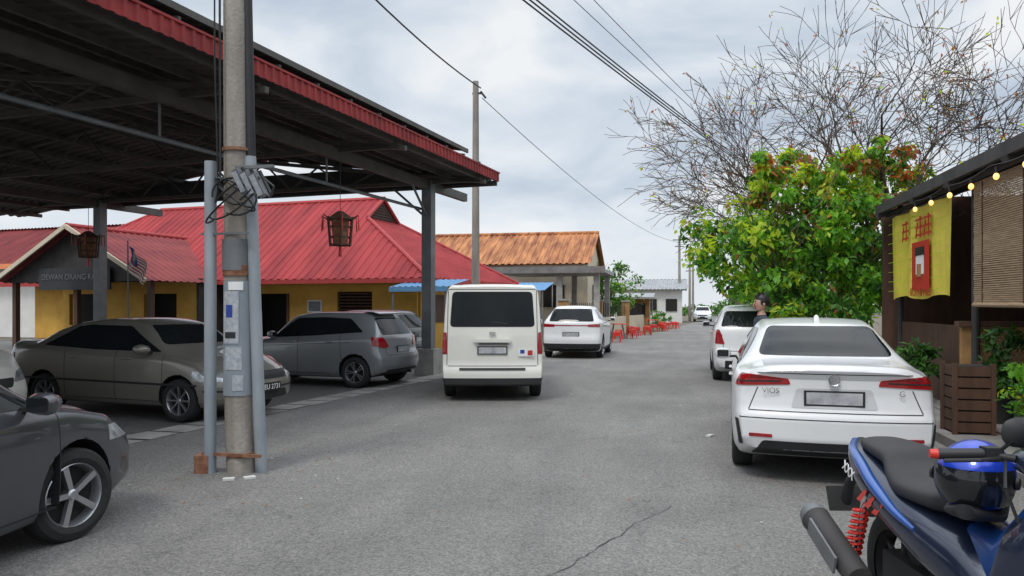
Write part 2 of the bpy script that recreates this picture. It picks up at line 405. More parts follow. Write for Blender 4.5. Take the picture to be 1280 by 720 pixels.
def spec(kind,L,W,H,r=.315,**kw):
    sp=dict(L=L,W=W,r=r,kind=kind); WB=kw.get('WB',2.55); ro=kw.get('ro',.95 if kind=='sedan' else .72)
    sp['wx']=(ro,ro+WB)
    sp['zb']=[(0,.32),(.35,.2),(L/2,.19),(L-.35,.2),(L,.27)]
    sp['plan']=[(0,.90),(.05,.94),(.2,.975),(.7,1),(L-1.2,1),(L-.5,.97),(L-.12,.90),(L,.82)]
    cw=L-1.12
    if kind=='sedan':
        sp['top']=[(0,1.035),(.06,1.085),(.3,1.09),(.62,1.115),(1.0,1.27),(1.45,H-.045),(2.05,H),(2.35,H-.003),(2.7,H-.06),(cw,1.03),(cw+.12,.985),(L-.5,.87),(L-.15,.75),(L,.66)]
        sp['belt']=[(0,.93),(.6,.99),(L/2,.93),(cw,.90),(L-.5,.78),(L,.58)]
        sp['wtop']=[(0,.66),(.3,.68),(.7,.64),(1.4,.545),(2.4,.56),(cw,.66),(L-.5,.66),(L,.6)]
        sp['rear']=[(.2,.12),(.3,.04),(.42,0),(.62,.0),(.68,.045),(.8,.07),(.95,.075),(1.03,.035),(1.09,.02)]
        rw=rp([(-.62,1.13),(.62,1.13),(.50,H-.075),(-.50,H-.075)],.06); rwx=(.35,1.9)
        sw=rp([(.93,1.02),(1.42,1.30),(1.7,H-.105),(2.5,H-.115),(cw-.16,.985),(cw-.1,.96),(2,.975)],.05)
        doors=[((1.42,.28),(1.42,.95)),((2.42,.26),(2.42,H-.1)),((cw-.02,.3),(cw-.02,.93)),((1.43,.28),(cw-.03,.28))]
        sp['handles']=[1.62,2.62]; sp['hz']=.86; sp['mirror']=(cw-.28,1.0); sp['pz']=.79
    elif kind=='van':
        sp['plan']=[(0,.96),(.05,.975),(.2,.99),(.7,1),(L-1.2,1),(L-.5,.97),(L-.12,.92),(L,.86)]
        sp['top']=[(0,H-.05),(.06,H-.02),(.4,H),(3.2,H-.01),(3.75,H-.12),(4.1,1.55),(4.35,1.2),(4.5,1.02),(L,.85)]
        sp['belt']=[(0,1.17),(3.6,1.15),(4.2,1.05),(L,.7)]
        sp['wtop']=[(0,.74),(3.2,.72),(4.2,.66),(L,.6)]; cw=4.35
        sp['rear']=[(.25,.06),(.3,0),(.55,0),(.58,.05),(1.1,.06),(1.9,.14)]; sp['cr']=.05
        sp['zb']=[(0,.28),(.35,.24),(L/2,.22),(L-.35,.22),(L,.27)]; sp['wb']=.975
        rw=rp([(-.71,1.25),(.71,1.25),(.67,1.84),(-.67,1.84)],.07); rwx=(-.1,.6)
        sw=rp([(.3,1.22),(.3,1.78),(3.35,1.78),(3.75,1.6),(3.95,1.22)],.06)
        doors=[((1.3,.3),(1.3,1.8)),((2.6,.3),(2.6,1.8)),((3.7,.3),(3.7,1.1))]
        sp['handles']=[2.5]; sp['hz']=1.0; sp['mirror']=(3.95,1.25); sp['pz']=.86
    else:
        h2=H-1.5
        sp['top']=[(0,H-.09),(.1,H-.05),(.5,H-.012),(1.1,H),(1.7,H-.008),(2.15,H-.065),(cw-.1,1.06+h2),(cw+.02,1.02+h2),(L-.45,.92+h2),(L-.15,.80+h2),(L,.70+h2)]
        sp['belt']=[(0,1.03+h2),(1,1.0+h2),(2,.95+h2),(cw,.92+h2),(L-.5,.82+h2),(L,.62+h2)]
        sp['wtop']=[(0,.50),(.4,.55),(2,.57),(cw,.66),(L-.5,.66),(L,.6)]
        sp['rear']=[(.2,.1),(.3,.03),(.42,0),(.62,.0),(.70,.05),(.95+h2,.09),(1.05+h2,.14),(H-.1,.40),(H,.42)]
        g=kw.get('rwz',(1.04+h2,H-.13)); gw=kw.get('rww',.62)
        rw=rp([(-gw,g[0]),(gw,g[0]),(gw-.1,g[1]),(-gw+.1,g[1])],.06); rwx=(-.2,.66)
        sw=rp([(.50,1.10+h2),(.86,H-.14),(1.5,H-.115),(2.1,H-.135),(cw-.22,1.0+h2),(cw-.15,.975+h2),(1.6,1.02+h2)],.05)
        doors=[((.95,.55),(1.02,H-.15)),((1.95,.26),(1.95,H-.1)),((cw-.02,.3),(cw-.02,.95)),((1.2,.28),(cw-.03,.28)),((.75,.90+h2),(3.0,.80+h2))]
        sp['handles']=[1.2,2.1]; sp['hz']=.9+h2; sp['mirror']=(cw-.3,1.04+h2); sp['pz']=kw.get('pz',.74)
    sp['front']=[(.2,.12),(.3,.02),(.5,0),(.62,.03),(.8,.12),(1.2,.2)]
    ws=rp([(-.66,1.06 if kind!='van' else 1.2),(.66,1.06 if kind!='van' else 1.2),(.53,H-.1),(-.53,H-.1)],.06)
    wsx=(2.1,cw+.3) if kind!='van' else (3.4,4.7)
    tl=kw.get('tail'); hl=kw.get('headl',rp([(.46,.62),(.95,.66),(.95,.82),(.56,.76)],.03))
    sp['plugs']={'side_windows':([[('y',sw,-1.2,1.2)]],M['glass2'],.004),
      'windscreen':([[('x',ws,*wsx)]],M['glass2'],.004),'rear_window':([[('x',rw,*rwx)]],M['glass2'],.004),
      'tail_lamps':([[('x',t,-.3,kw.get('tw',.32))] for t in tl]+[[('x',mir(t),-.3,kw.get('tw',.32))] for t in tl],M['tail'],.008),
      'headlamps':([[('x',hl,L-.62,L+.2)],[('x',mir(hl),L-.62,L+.2)]],M['head'],.007),
      'grille':([[('x',rp([(-.42,.56),(.42,.56),(.48,.68),(-.48,.68)],.03),L-.4,L+.2)],[('x',rp([(-.5,.28),(.5,.28),(.42,.4),(-.42,.4)],.03),L-.4,L+.2)]],M['black'],.005),
      'door_seams':([[('y',q,-1.2,1.2)] for q in lines(doors,.009)],M['black'],.0012)}
    for k,v in kw.get('plugs',{}).items(): sp['plugs'][k]=v
    return sp
refl=rp([(.52,.43),(.72,.43),(.72,.46),(.52,.46)],.01); vent=rp([(.77,.34),(.805,.34),(.84,.58),(.81,.58)],.01)
refl2=rp([(.40,.415),(.62,.415),(.62,.435),(.40,.435)],.006)
sp=spec('sedan',4.42,.87,1.475,ro=.92,WB=2.62,tail=[rp([(.36,.905),(1.0,.87),(1.0,.985),(.70,.99),(.38,.955)],.015)],tw=.28,
  plugs={'bumper_trim':([[('x',rp([(-.70,.24),(.70,.24),(.60,.40),(-.60,.40)],.03),-.2,.3)]],M['black'],.006),
   'reflectors':([[('x',refl,-.2,.3)],[('x',mir(refl),-.2,.3)]],M['tail'],.008),
   'bumper_vents':([[('x',vent,-.2,.3)],[('x',mir(vent),-.2,.3)]],M['black'],.006),
   'lamp_inner_strip':([[('x',rp([(.44,.925),(.90,.91),(.90,.925),(.44,.94)],.003),-.2,.25)],[('x',mir(rp([(.44,.925),(.90,.91),(.90,.925),(.44,.94)],.003)),-.2,.25)]],M['black'],.010),
   'boot_lip':([[('x',[(-.64,1.0),(.64,1.0),(.64,1.008),(-.64,1.008)],-.2,.15)]],M['black'],.0015),
   'plate_recess':([[('x',rp([(-.36,.70),(.36,.70),(.31,.875),(-.31,.875)],.03),-.2,.2)]],paint('white_paint_shaded',(.55,.56,.57)),.003),  # recess not modelled; its shade is painted as a darker copy of the white
   'boot_seams':([[('x',q,-.2,.3)] for q in lines([((-.72,.665),(.72,.665)),((-.72,.67),(-.64,.87)),((.72,.67),(.64,.87)),((-.80,.60),(.80,.60))],.009)],M['black'],.0015)})
v=car('parked_car',sp,(1.32,7.1,0),86.5,P_white,step=.045,sub=5)
b=MB(); b.lathe([(0,.001),(0,.045),(.01,.05)],M['chrome'],24,'y'); bb_=b.obj('emblem',v); bb_.location=(.045,0,.955); bb_.rotation_euler=(0,0,math.pi/2)
b=MB(); b.loft([(1.45,0,1.475-.045,.03,.01),(1.5,0,1.475,.025,.04),(1.58,0,1.49,.02,.02),(1.64,0,1.48,.01,.005)],P_white,12)
b.obj('roof_fin',v,40)
text('badge_text','VIOS',.07,(.078,.53,.845),(math.radians(90),0,math.radians(-90)),M['chrome'],v)
text('badge_text_2','G',.07,(.078,-.55,.845),(math.radians(90),0,math.radians(-90)),M['chrome'],v)
sp=spec('hatch',3.99,.84,1.62,ro=.72,WB=2.5,r=.30,tail=[rp([(.60,.80),(.95,.82),(.95,1.14),(.70,1.10)],.03)],tw=.2,rww=.68,
  plugs={'bumper_trim':([[('x',rp([(-.6,.28),(.6,.28),(.6,.46),(-.6,.46)],.03),-.2,.3)]],M['black'],.006),'boot_seams':([[('x',q,-.2,.3)] for q in lines([((-.62,.66),(.62,.66)),((-.62,.67),(-.66,1.0)),((.62,.67),(.66,1.0))],.012)],M['black'],.002)})
car('parked_car',sp,(1.50,16.3,0),89,P_white,step=.09,sub=3)
sp=spec('hatch',4.33,.90,1.60,ro=.8,WB=2.6,r=.35,tail=[rp([(.50,.96),(1.0,.95),(1.0,1.06),(.50,1.03)],.01)],tw=.25,rww=.68,rwz=(1.12,1.50),
   plugs={'bumper_trim':([[('x',[(-.95,.2),(.95,.2),(.95,.46),(-.95,.46)],-.2,.3)]],M['black'],.006),'lamp_bar':([[('x',[(-.5,.985),(.5,.985),(.5,1.015),(-.5,1.015)],-.2,.3)]],M['tail'],.006),
     'sill_trim':([[('y',[(.5,.2),(3.9,.2),(3.9,.32),(.5,.32)],-1,1)]],M['black'],.006)})
car('parked_suv',sp,(-3.2,22.5,0),90,P_white,step=.09,sub=3)
sp=spec('sedan',4.4,.87,1.5,tail=[rp([(.5,.8),(.95,.8),(.95,.95),(.5,.95)],.02)])
car('parked_car',sp,(2.2,79,0),-92,P_white,step=.15,sub=3)
def place(sp,whx,why,deg,idx,side):
    a=math.radians(deg); wx=sp['wx'][idx]; o=side*(sp['W']-.105)
    return (whx-wx*math.cos(a)+o*math.sin(a), why-wx*math.sin(a)-o*math.cos(a),0)
sp=spec('sedan',4.55,.88,1.46,ro=.97,WB=2.62,r=.318,tail=[rp([(.5,.8),(.95,.8),(.95,.95),(.5,.95)],.02)],headl=rp([(.42,.60),(.95,.64),(.95,.755),(.58,.72)],.03))
car('parked_car',sp,place(sp,-4.13,4.44,95,1,-1),95,P_grey,step=.045,sub=5,steer=-13,style='five')
sp=spec('sedan',4.45,.85,1.43,ro=.98,WB=2.6,r=.30,tail=[rp([(.5,.75),(.95,.75),(.95,.9),(.5,.9)],.02)],headl=rp([(.44,.56),(.95,.58),(.95,.72),(.46,.68)],.03),
   plugs={'bumper_strip':([[('x',[(-1,.43),(1,.43),(1,.455),(-1,.455)],4.0,4.6)]],M['black'],.006),'rub_strip':([[('y',[(.4,.52),(3.9,.50),(3.9,.53),(.4,.55)],-1,1)]],M['black'],.006)})
v=car('parked_car',sp,place(sp,-6.72,9.27,-9,1,-1),-9,P_silver,step=.05,sub=4,style='multi')
text('plate_text','8EU 2731',.10,(4.485,0,.45),(math.radians(90),0,math.radians(90)),M['wtext'],v)
sp=spec('hatch',3.9,.868,1.49,ro=.66,WB=2.5,r=.305,tail=[rp([(.50,.80),(.66,.78),(1.0,.86),(1.0,1.0),(.62,.99)],.03)],tw=.30,
   plugs={'bumper_trim':([[('x',rp([(-.7,.2),(.7,.2),(.62,.36),(-.62,.36)],.03),-.2,.3)]],M['black'],.006),'boot_seams':([[('x',q,-.2,.3)] for q in lines([((-.62,.64),(.62,.64)),((-.62,.65),(-.6,.8)),((.62,.65),(.6,.8))],.009)],M['black'],.0015)})
v=car('parked_car',sp,place(sp,-6.16,13.8,173,0,1),173,P_myvi,step=.06,sub=4)
b=MB(); b.loft([(.32,0,1.44,.5,.012),(.45,0,1.475,.52,.02),(.7,0,1.49,.5,.01)],P_myvi,20,3); b.obj('roof_spoiler',v,40)
sp=spec('hatch',3.9,.84,1.5,tail=[rp([(.50,.80),(1.0,.86),(1.0,1.0),(.62,.99)],.03)])
car('parked_car',sp,(-6.5,18.6,0),173,P_dark,step=.1,sub=3)
sp=spec('hatch',4.2,.86,1.62,tail=[rp([(.50,.80),(1.0,.86),(1.0,1.0),(.62,.99)],.03)])
car('parked_car',sp,(-12.55,8.25,0),-7,P_vanw,step=.08,sub=4)
sp=spec('van',4.7,.86,1.975,ro=.95,WB=2.57,r=.33,tail=[rp([(.755,.80),(1,.80),(1,1.16),(.765,1.16)],.02)],tw=.12,
  plugs={'rear_bumper':([[('x',[(-1,.2),(1,.2),(1,.40),(-1,.40)],-.2,.3)]],M['black'],.010),
   'bumper_step':([[('x',[(-.55,.53),(.55,.53),(.55,.57),(-.55,.57)],-.2,.2)]],M['black'],.012),
   'tailgate_seams':([[('x',q,-.2,.3)] for q in lines([((-.74,.60),(.74,.60)),((-.76,.61),(-.74,1.87)),((.76,.61),(.74,1.87)),((-.73,1.88),(.73,1.88))],.011)],M['black'],.002)})
v=car('passenger_van',sp,(-3.05,12.25,0),103.5,P_vanw,step=.06,sub=4)
b=MB(); b.box((.03,0,1.02),(.04,.62,.05),P_vanw); b.box((.035,.0,1.14),(.012,.10,.06),M['chrome']); b.box((.02,-.02,.97),(.02,.5,.02),M['black'])
b.box((.05,-.56,.82),(.006,.26,.12),M['wtext']); b.box((.045,-.63,.82),(.006,.08,.08),M['red']); b.box((.045,-.50,.84),(.006,.07,.06),M['blue'])
b.tube((.07,-.25,1.30),(.10,.28,1.36),.008,.008,M['black'],6); b.obj('tailgate_details',v)

# ---------------------------------------------------------------- ground & road
b=MB(); b.add([(-400,-60,0),(400,-60,0),(400,700,0),(-400,700,0)],[(0,1,2,3)],M['soil']); b.obj('ground')
b=MB(); z=.008
Lp=[(-7.6,-8),(-6.2,7.9),(-5.2,15.6),(-2.7,37),(-.7,50),(1.5,75),(6,130)]; Rp=[(2.95,-8),(2.95,7.9),(2.95,15.6),(3.0,37),(3.4,50),(5.0,75),(10,130)]
vs=[(x,y,z) for x,y in Lp]+[(x,y,z) for x,y in Rp]; n=len(Lp)
b.add(vs,[(i,n+i,n+i+1,i+1) for i in range(n-1)],M['asphalt']); b.obj('road')
b=MB()
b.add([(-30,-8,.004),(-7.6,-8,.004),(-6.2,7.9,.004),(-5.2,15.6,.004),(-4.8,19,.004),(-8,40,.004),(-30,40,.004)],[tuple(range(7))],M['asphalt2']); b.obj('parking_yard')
b=MB()
for (x0,y0),(x1,y1) in zip(Lp[:3],Lp[1:4]):
    n=14
    for k in range(n):
        t0=k/n+.004;t1=(k+1)/n-.004
        ax=x0+(x1-x0)*t0; ay=y0+(y1-y0)*t0; bx=x0+(x1-x0)*t1; by=y0+(y1-y0)*t1
        b.add([(ax-.48+R.uniform(-.02,.02),ay,.013),(ax+R.uniform(-.03,.03),ay,.013),(bx+R.uniform(-.03,.03),by,.013),(bx-.48+R.uniform(-.02,.02),by,.013)],[(0,1,2,3)],M['conc'])
b.obj('concrete_drain_strip')
b=MB(); b.box((3.55,5,.06),(1.2,30,.12),M['concd']); b.obj('pavement')
b=MB()
P0=[(-1.05,3.7),(-.05,6.3)]; yy=0
pts=[]
for t in np.linspace(0,1,44):
    yy=yy*.8+R.uniform(-.02,.02); pts.append((P0[0][0]+(P0[1][0]-P0[0][0])*t+yy,P0[0][1]+(P0[1][1]-P0[0][1])*t))
vs=[];
for i,(x,y) in enumerate(pts):
    w=(.002+.006*R.rand())*(1-.6*i/44); vs+= [(x-w,y,.013),(x+w,y,.013)]
b.add(vs,[(2*i,2*i+1,2*i+3,2*i+2) for i in range(43)],M['crack'])
vs=[];yy=0
for i in range(30):
    yy=yy*.8+R.uniform(-.02,.02); x=1.35+yy+.01*i; y=3.6+i*.16; w=.002+.004*R.rand(); vs+= [(x-w,y,.013),(x+w,y,.013)]
b.add(vs,[(2*i,2*i+1,2*i+3,2*i+2) for i in range(29)],M['crack']); b.obj('road_crack')
b=MB()
for i in range(170):
    if i<55: x,y=R.uniform(-5,-3),R.uniform(5.4,8)
    elif i<110: x,y=R.uniform(2.2,2.95),R.uniform(5,20)
    else: x,y=R.uniform(-4,2.8),R.uniform(3.6,20)
    s=R.uniform(.006,.022); t=R.rand()*3
    b.add([(x+s*math.cos(t+k*1.57),y+s*.6*math.sin(t+k*1.57),.015+.006*(k%2)) for k in range(4)],[(0,1,2,3)],M['litter'] if i%6==0 else M['leaf6'])
for x,y in ((-4.05,6.25),(-3.9,6.35),(.35,9.6)): b.box((x,y,.02),(.10,.06,.02),M['litter'],rz=x*3)
b.obj('road_litter')
# ---------------------------------------------------------------- near utility pole
e=empty('utility_pole',(-4.15,6.62,0)); b=MB()
b.tube((0,0,0),(-.03,0,.5),.135,.13,M['pole'],24); b.tube((-.03,0,.5),(-.10,.0,9),.13,.10,M['pole'],24); b.obj('pole_shaft',e,40)
b=MB()
b.tube((-.26,-.12,0),(-.27,-.1,3.0),.057,.057,M['pipe'],16); b.tube((.20,.02,0),(.09,.0,3.05),.057,.057,M['pipe'],16); b.tube((.09,0,3.05),(.03,0,6),.04,.03,M['black'],10)
b.tube((.12,.02,2.9),(.06,0,6.0),.02,.02,M['black'],8)
b.obj('conduits',e,40)
b=MB()
for z0,z1,m in ((1.95,2.25,M['steelg']),(3.1,3.13,M['rust']),(.16,.2,M['rust'])):
    b.tube((-.045 if z0>1 else 0,0,z0),(-.045 if z0>1 else 0,0,z1),.142,.142,m,24)
b.lathe([(.75,.139),(1.85,.135)],M['pipe'],24,'z',(-.035,0,0)); b.lathe([(1.9,.138),(2.0,.138)],M['rust'],24,'z',(-.04,0,0))
def wrap(z0,z1,t0,t1,r,m):
    vs=[];n=10
    for i in range(n+1):
        t=t0+(t1-t0)*i/n
        for z in (z0,z1): vs.append((-.037+r*math.cos(t),r*math.sin(t),z))
    b.add(vs,[(2*i,2*i+2,2*i+3,2*i+1) for i in range(n)],m)
wrap(1.25,1.75,4.1,5.3,.1415,M['stick']); wrap(1.0,1.22,4.3,5.5,.1415,M['stick']); wrap(1.5,1.62,4.4,4.9,.143,M['blue']); wrap(1.3,1.36,4.3,5.1,.143,M['black']); wrap(1.76,1.84,4.6,5.6,.143,M['wtext']); wrap(.8,.95,4.9,5.6,.143,M['stick'])
b.box((-.03,-.13,.19),(.62,.03,.03),M['rust']); b.box((-.1,-.13,2.3),(.5,.02,.02),M['steelg']); b.box((-.33,-.1,.09),(.14,.18,.18),M['rust'],rz=.2)
b.obj('bands_and_stickers',e,40)
b=MB()
for i,(x,z) in enumerate(((.13,2.78),(.22,2.76),(.31,2.74))):
    b.box((x,-.2,z),(.06,.10,.24),M['steelg'],ry=-.35,rx=.3); b.box((x-.004,-.255,z-.012),(.05,.01,.2),M['stick'],ry=-.35,rx=.3); b.box((x+.01,-.14,z+.02),(.05,.05,.25),M['black'],ry=-.35,rx=.3)
b.box((.2,-.1,2.93),(.4,.03,.03),M['steelg'])
for k in range(6):
    pts=[(-.05+.16*math.cos(t+k)*(1+.15*k)+.1,-.16-.015*k,2.70+.13*math.sin(t)*(1+.12*k)-.02*k) for t in np.linspace(0,5.2,18)]
    b.path(pts,.009,M['black'],6)
b.path([(.3,-.2,2.7),(.42,-.2,2.62),(.46,-.2,2.72),(.36,-.2,2.8)],.01,M['black'],6)
b.path([(-.2,-.12,2.6),(-.12,-.17,2.8),(-.13,-.16,4),(-.15,-.14,6.5)],.011,M['black'],6); b.path([(-.17,-.13,2.75),(-.2,-.14,4),(-.2,-.14,6.5)],.008,M['black'],6)
b.obj('flood_lamps_and_cables',e)
e=empty('utility_pole',(-5.8,21.3,0)); b=MB(); b.tube((0,0,0),(0,0,8.1),.13,.085,M['pole'],16); b.box((.05,0,7.75),(.3,.05,.05),M['steeld']); b.tube((.15,0,7.8),(.3,0,7.6),.03,.03,M['black']); b.obj('pole_shaft',e,40)
for x,y,h in ((-.1,71.7,8.0),(.9,78,6.0),(1.4,90,8),(4.4,38,7.6)):
    e=empty('utility_pole',(x,y,0)); b=MB(); b.tube((0,0,0),(0,0,h),.15,.1,M['pole'],10); b.box((0,0,h-.4),(1.2,.08,.08),M['steeld']); b.box((0,0,h-1),(.8,.08,.08),M['steeld']); b.obj('pole_shaft',e,40)
def cable(p0,p1,sag,r,n=24,name='overhead_cable'):
    b=MB(); p0=Vector(p0);p1=Vector(p1)
    pts=[p0.lerp(p1,t)-Vector((0,0,4*sag*t*(1-t))) for t in np.linspace(0,1,n)]; b.path(pts,r,M['black'],5); return b.obj(name)
cable((-5.65,21.3,7.9),(-6.0,-2,9.2),.9,.02)
for dx,dz in ((0,0),(.06,.1),(-.08,-.08)): cable((-9.0+dx,-2,9.2+dz),(4.4+dx*.3,38,7.3+dz*.5),.35,.02)
cable((-8.6,-2,10.1),(4.4,38,7.5),.3,.01); cable((-8.2,-2,10.5),(4.4,38,7.55),.3,.01)
cable((4.4,38,7.3),(-.1,71.7,7.6),.5,.025); cable((-5.6,21.3,7.6),(-.1,71.7,7.4),.9,.012)
# ---------------------------------------------------------------- shed (open steel canopy)
SH=(-5.73,16.86,0); SR=-6.8
e=empty('steel_canopy_shed',SH,SR); b=MB()
for y in (0,-15.5):
    for x in (0,-10): b.box((x,y,2.25),(.24,.24,4.5),M['steelg'])
b.obj('columns',e); b=MB(); b.box((0,0,.3),(.5,.5,.6),M['conc'],taper=.92); b.box((-10,0,.3),(.5,.5,.6),M['conc']); b.obj('plinths',e)
b=MB(); 
y0,y1=-19,.9
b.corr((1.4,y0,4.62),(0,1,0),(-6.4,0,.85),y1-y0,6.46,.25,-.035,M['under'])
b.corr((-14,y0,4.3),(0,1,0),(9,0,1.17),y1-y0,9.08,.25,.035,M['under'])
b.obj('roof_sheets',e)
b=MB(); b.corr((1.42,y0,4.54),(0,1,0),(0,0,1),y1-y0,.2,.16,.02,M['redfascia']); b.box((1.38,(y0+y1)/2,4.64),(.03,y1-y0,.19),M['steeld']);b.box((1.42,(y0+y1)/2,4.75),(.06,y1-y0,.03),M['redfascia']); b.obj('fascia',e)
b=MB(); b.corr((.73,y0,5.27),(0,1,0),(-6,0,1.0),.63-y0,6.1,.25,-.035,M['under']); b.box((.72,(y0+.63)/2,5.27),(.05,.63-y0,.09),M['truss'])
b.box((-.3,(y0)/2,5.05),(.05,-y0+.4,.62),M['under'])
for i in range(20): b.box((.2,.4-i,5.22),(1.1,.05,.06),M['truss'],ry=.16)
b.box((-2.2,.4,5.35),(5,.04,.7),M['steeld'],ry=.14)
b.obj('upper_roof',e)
b=MB()
for x in np.arange(1.2,-5,-.95): b.box((x,(y0+y1)/2,4.62+(1.4-x)*.133-.09),(.06,y1-y0,.10),M['truss'])
for x in np.arange(-5.6,-14,-1.1): b.box((x,(y0+y1)/2,4.3+(x+14)*.13-.09),(.06,y1-y0,.10),M['truss'])
for y in (0,-3.9,-7.8,-11.7,-15.5,-18.8):
    b.box((-6.2,y,4.47),(15,.08,.09),M['truss'])
    b.box((-1.8,y,4.47+.37),(6.5,.08,.08),M['truss'],ry=.132); b.box((-9.5,y,4.84),(9,.08,.08),M['truss'],ry=-.13)
    for k in range(9):
        xx=1-k*1.6; h0=(4.62+(1.4-xx)*.133 if xx>-5 else 4.3+(xx+14)*.13)-.1
        b.tube((xx,y,4.47),(xx-.8,y,h0),.025,.025,M['truss'],6); b.tube((xx-1.6,y,4.47),(xx-.8,y,h0),.025,.025,M['truss'],6)
b.box((0,-7.8,4.4),(.12,20,.2),M['truss']); b.box((-10,-7.8,4.4),(.12,20,.2),M['truss'])
b.obj('trusses_and_purlins',e)
b=MB(); b.tube((-.15,-.1,3.85),(-.15,-17,3.85),.035,.035,M['steelg'],8)
for y in (-4,-8,-12): b.tube((-.15,y,3.85),(-.15,y,4.4),.02,.02,M['steelg'],6)
b.tube((0,0,3.6),(0,-.9,4.35),.03,.03,M['steelg'],6); b.tube((0,0,3.6),(-.9,0,4.35),.03,.03,M['steelg'],6)
b.obj('tie_rail',e)
b=MB(); b.box((-6,.75,4.75),(14,.04,.55),M['steeld']); b.box((-6.3,.8,4.5),(15.4,.06,.12),M['truss']); b.obj('end_gable_panel',e)
def lantern(x,y,zc,s,ztop):
    l=empty('hanging_lantern',(x,y,0)); b=MB()
    for k in range(6):
        a0=k*math.pi/3; a1=a0+math.pi/3; 
        for (r,z,rr) in ((.21*s,zc+.2*s,.018),(.17*s,zc-.2*s,.014),(.19*s,zc+.08*s,.01),(.19*s,zc-.08*s,.01)):
            b.tube((r*math.cos(a0),r*math.sin(a0),z),(r*math.cos(a1),r*math.sin(a1),z),rr*s,rr*s,M['brown'],6)
        b.tube((.21*s*math.cos(a0),.21*s*math.sin(a0),zc+.23*s),(.17*s*math.cos(a0),.17*s*math.sin(a0),zc-.22*s),.015*s,.015*s,M['brown'],6)
        b.tube((.21*s*math.cos(a0),.21*s*math.sin(a0),zc+.2*s),(.3*s*math.cos(a0),.3*s*math.sin(a0),zc+.25*s),.014*s,.008,M['brown'],6)
        b.tube((.3*s*math.cos(a0),.3*s*math.sin(a0),zc+.25*s),(.31*s*math.cos(a0),.31*s*math.sin(a0),zc+.02*s),.007*s,.012*s,M['red'],6)
    b.loft([(0,0,zc-.19*s,.12*s,.12*s),(0,0,zc+.19*s,.15*s,.15*s)],M['rust'],6,2,'z')
    b.loft([(0,0,zc+.2*s,.22*s,.22*s),(0,0,zc+.32*s,.05*s,.05*s)],M['brown'],6,2,'z')
    b.tube((0,0,zc+.3*s),(0,0,ztop),.006,.006,M['black'],5); b.tube((0,0,zc-.22*s),(0,0,zc-.38*s),.02*s,.03*s,M['red'],6)
    b.obj('lantern_frame',l)
lantern(-5.75,12.2,2.88,1.12,4.55)
lantern(-12.8,14.4,2.9,1.1,4.6)
# ---------------------------------------------------------------- red-roof house
e=empty('red_roof_house',SH,SR); b=MB()
ze=2.44; xr=-2.3; xl=-20.8; yf=4.8; yb=13.25; L=xr-xl; sl=5.22; kk=sl/4.2
tf=lambda s: min(s*kk, sl) if s<L-3.9 else (L-s)/1.25*kk
b.corr((xl,yf,ze),(1,0,0),(0,4.2,3.1),L,tf,.3,.03,M['redroof'])
b.corr((xr,yb,ze),(-1,0,0),(0,-4.2,3.1),L,lambda s:tf(L-s),.3,.03,M['redroof'])
sle=math.hypot(3.9,2.3); B=yb-yf
b.corr((xr,yf,ze),(0,1,0),(-3.9,0,2.3),B,lambda s:min(min(s,B-s)*1.25/3.9*sle,sle),.3,.03,M['redroof'])
b.corr((xl,yb,ze),(0,-1,0),(4.2,0,3.1),B,lambda s:min(s,B-s)*kk,.3,.03,M['redroof'])
b.obj('roof_sheets',e)
b=MB(); ym=(yf+yb)/2; zr=5.56
def cap(p,q,r=.09): b.tube(p,q,r,r,M['redcap'],8)
cap((xl+4.2,ym,zr),(-6.1,ym,zr)); cap((xr,yf,ze+.03),(-6.2,yf+3.12,ze+2.33),.07); cap((xr,yb,ze+.03),(-6.2,yb-3.12,ze+2.33),.07); cap((xl,yf,ze),(xl+4.2,ym,zr),.07)
cap((-6.15,yf+3.05,4.75),(-6.15,ym,zr),.07); cap((-6.15,yb-3.05,4.75),(-6.15,ym,zr),.07)
b.add([(-6.2,yf+3.12,4.74),(-6.2,yb-3.12,4.74),(-6.2,ym,zr)],[(0,1,2)],M['brown'])
for k in range(6): b.box((-6.17,ym,4.8+k*.1),(.03,(1.9-k*.33),.02),M['steeld'])
b.box(((xl+xr)/2,yf+.02,ze-.07),(L,.04,.14),M['redcap']); b.box((xr-.02,(yf+yb)/2,ze-.07),(.04,B,.14),M['redcap'])
b.obj('ridge_caps_and_gablet',e)
b=MB(); 
def wallx(xa,xb,y,z0,z1,ops,m,t=.15):
    ops=sorted(ops); x=xa
    for (o0,o1,a,c) in ops:
        if o0>x: b.box(((x+o0)/2,y,(z0+z1)/2),(o0-x,t,z1-z0),m)
        if a>z0: b.box(((o0+o1)/2,y,(z0+a)/2),(o1-o0,t,a-z0),m)
        if c<z1: b.box(((o0+o1)/2,y,(c+z1)/2),(o1-o0,t,z1-c),m)
        x=o1
    if xb>x: b.box(((x+xb)/2,y,(z0+z1)/2),(xb-x,t,z1-z0),m)
ops=[(-9.4,-7.9,0,2.0),(-6.0,-4.7,1.1,2.05),(-7.1,-6.6,1.4,1.75),(-12.8,-10.3,.9,2.0)]
wallx(-19.5,-3.1,5.7,0,2.9,ops,M['yellow'])
b.box((-3.1,9,1.4),(.15,6.5,2.8),M['yellow']); b.obj('walls',e)
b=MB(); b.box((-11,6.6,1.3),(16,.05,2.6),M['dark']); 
for k in range(9): b.box((-5.35,5.68,1.15+k*.105),(1.28,.03,.05),M['brown'],rx=.5)
for k in range(11): b.box((-11.5,5.68,.95+k*.1),(2.4,.03,.05),M['steeld'],rx=.5)
for x in (-12.8,-11.55,-10.3): b.box((x,5.6,1.45),(.07,.06,1.15),M['steeld'])
b.box((-5.35,5.61,1.06),(1.4,.06,.07),M['whitew']); b.box((-6.85,5.61,1.57),(.55,.03,.42),M['whitew']); b.box((-6.85,5.6,1.57),(.45,.03,.32),M['steelg'])
for x in (-9.4,-7.9): b.box((x,5.6,1.0),(.08,.05,2.0),M['brown'])
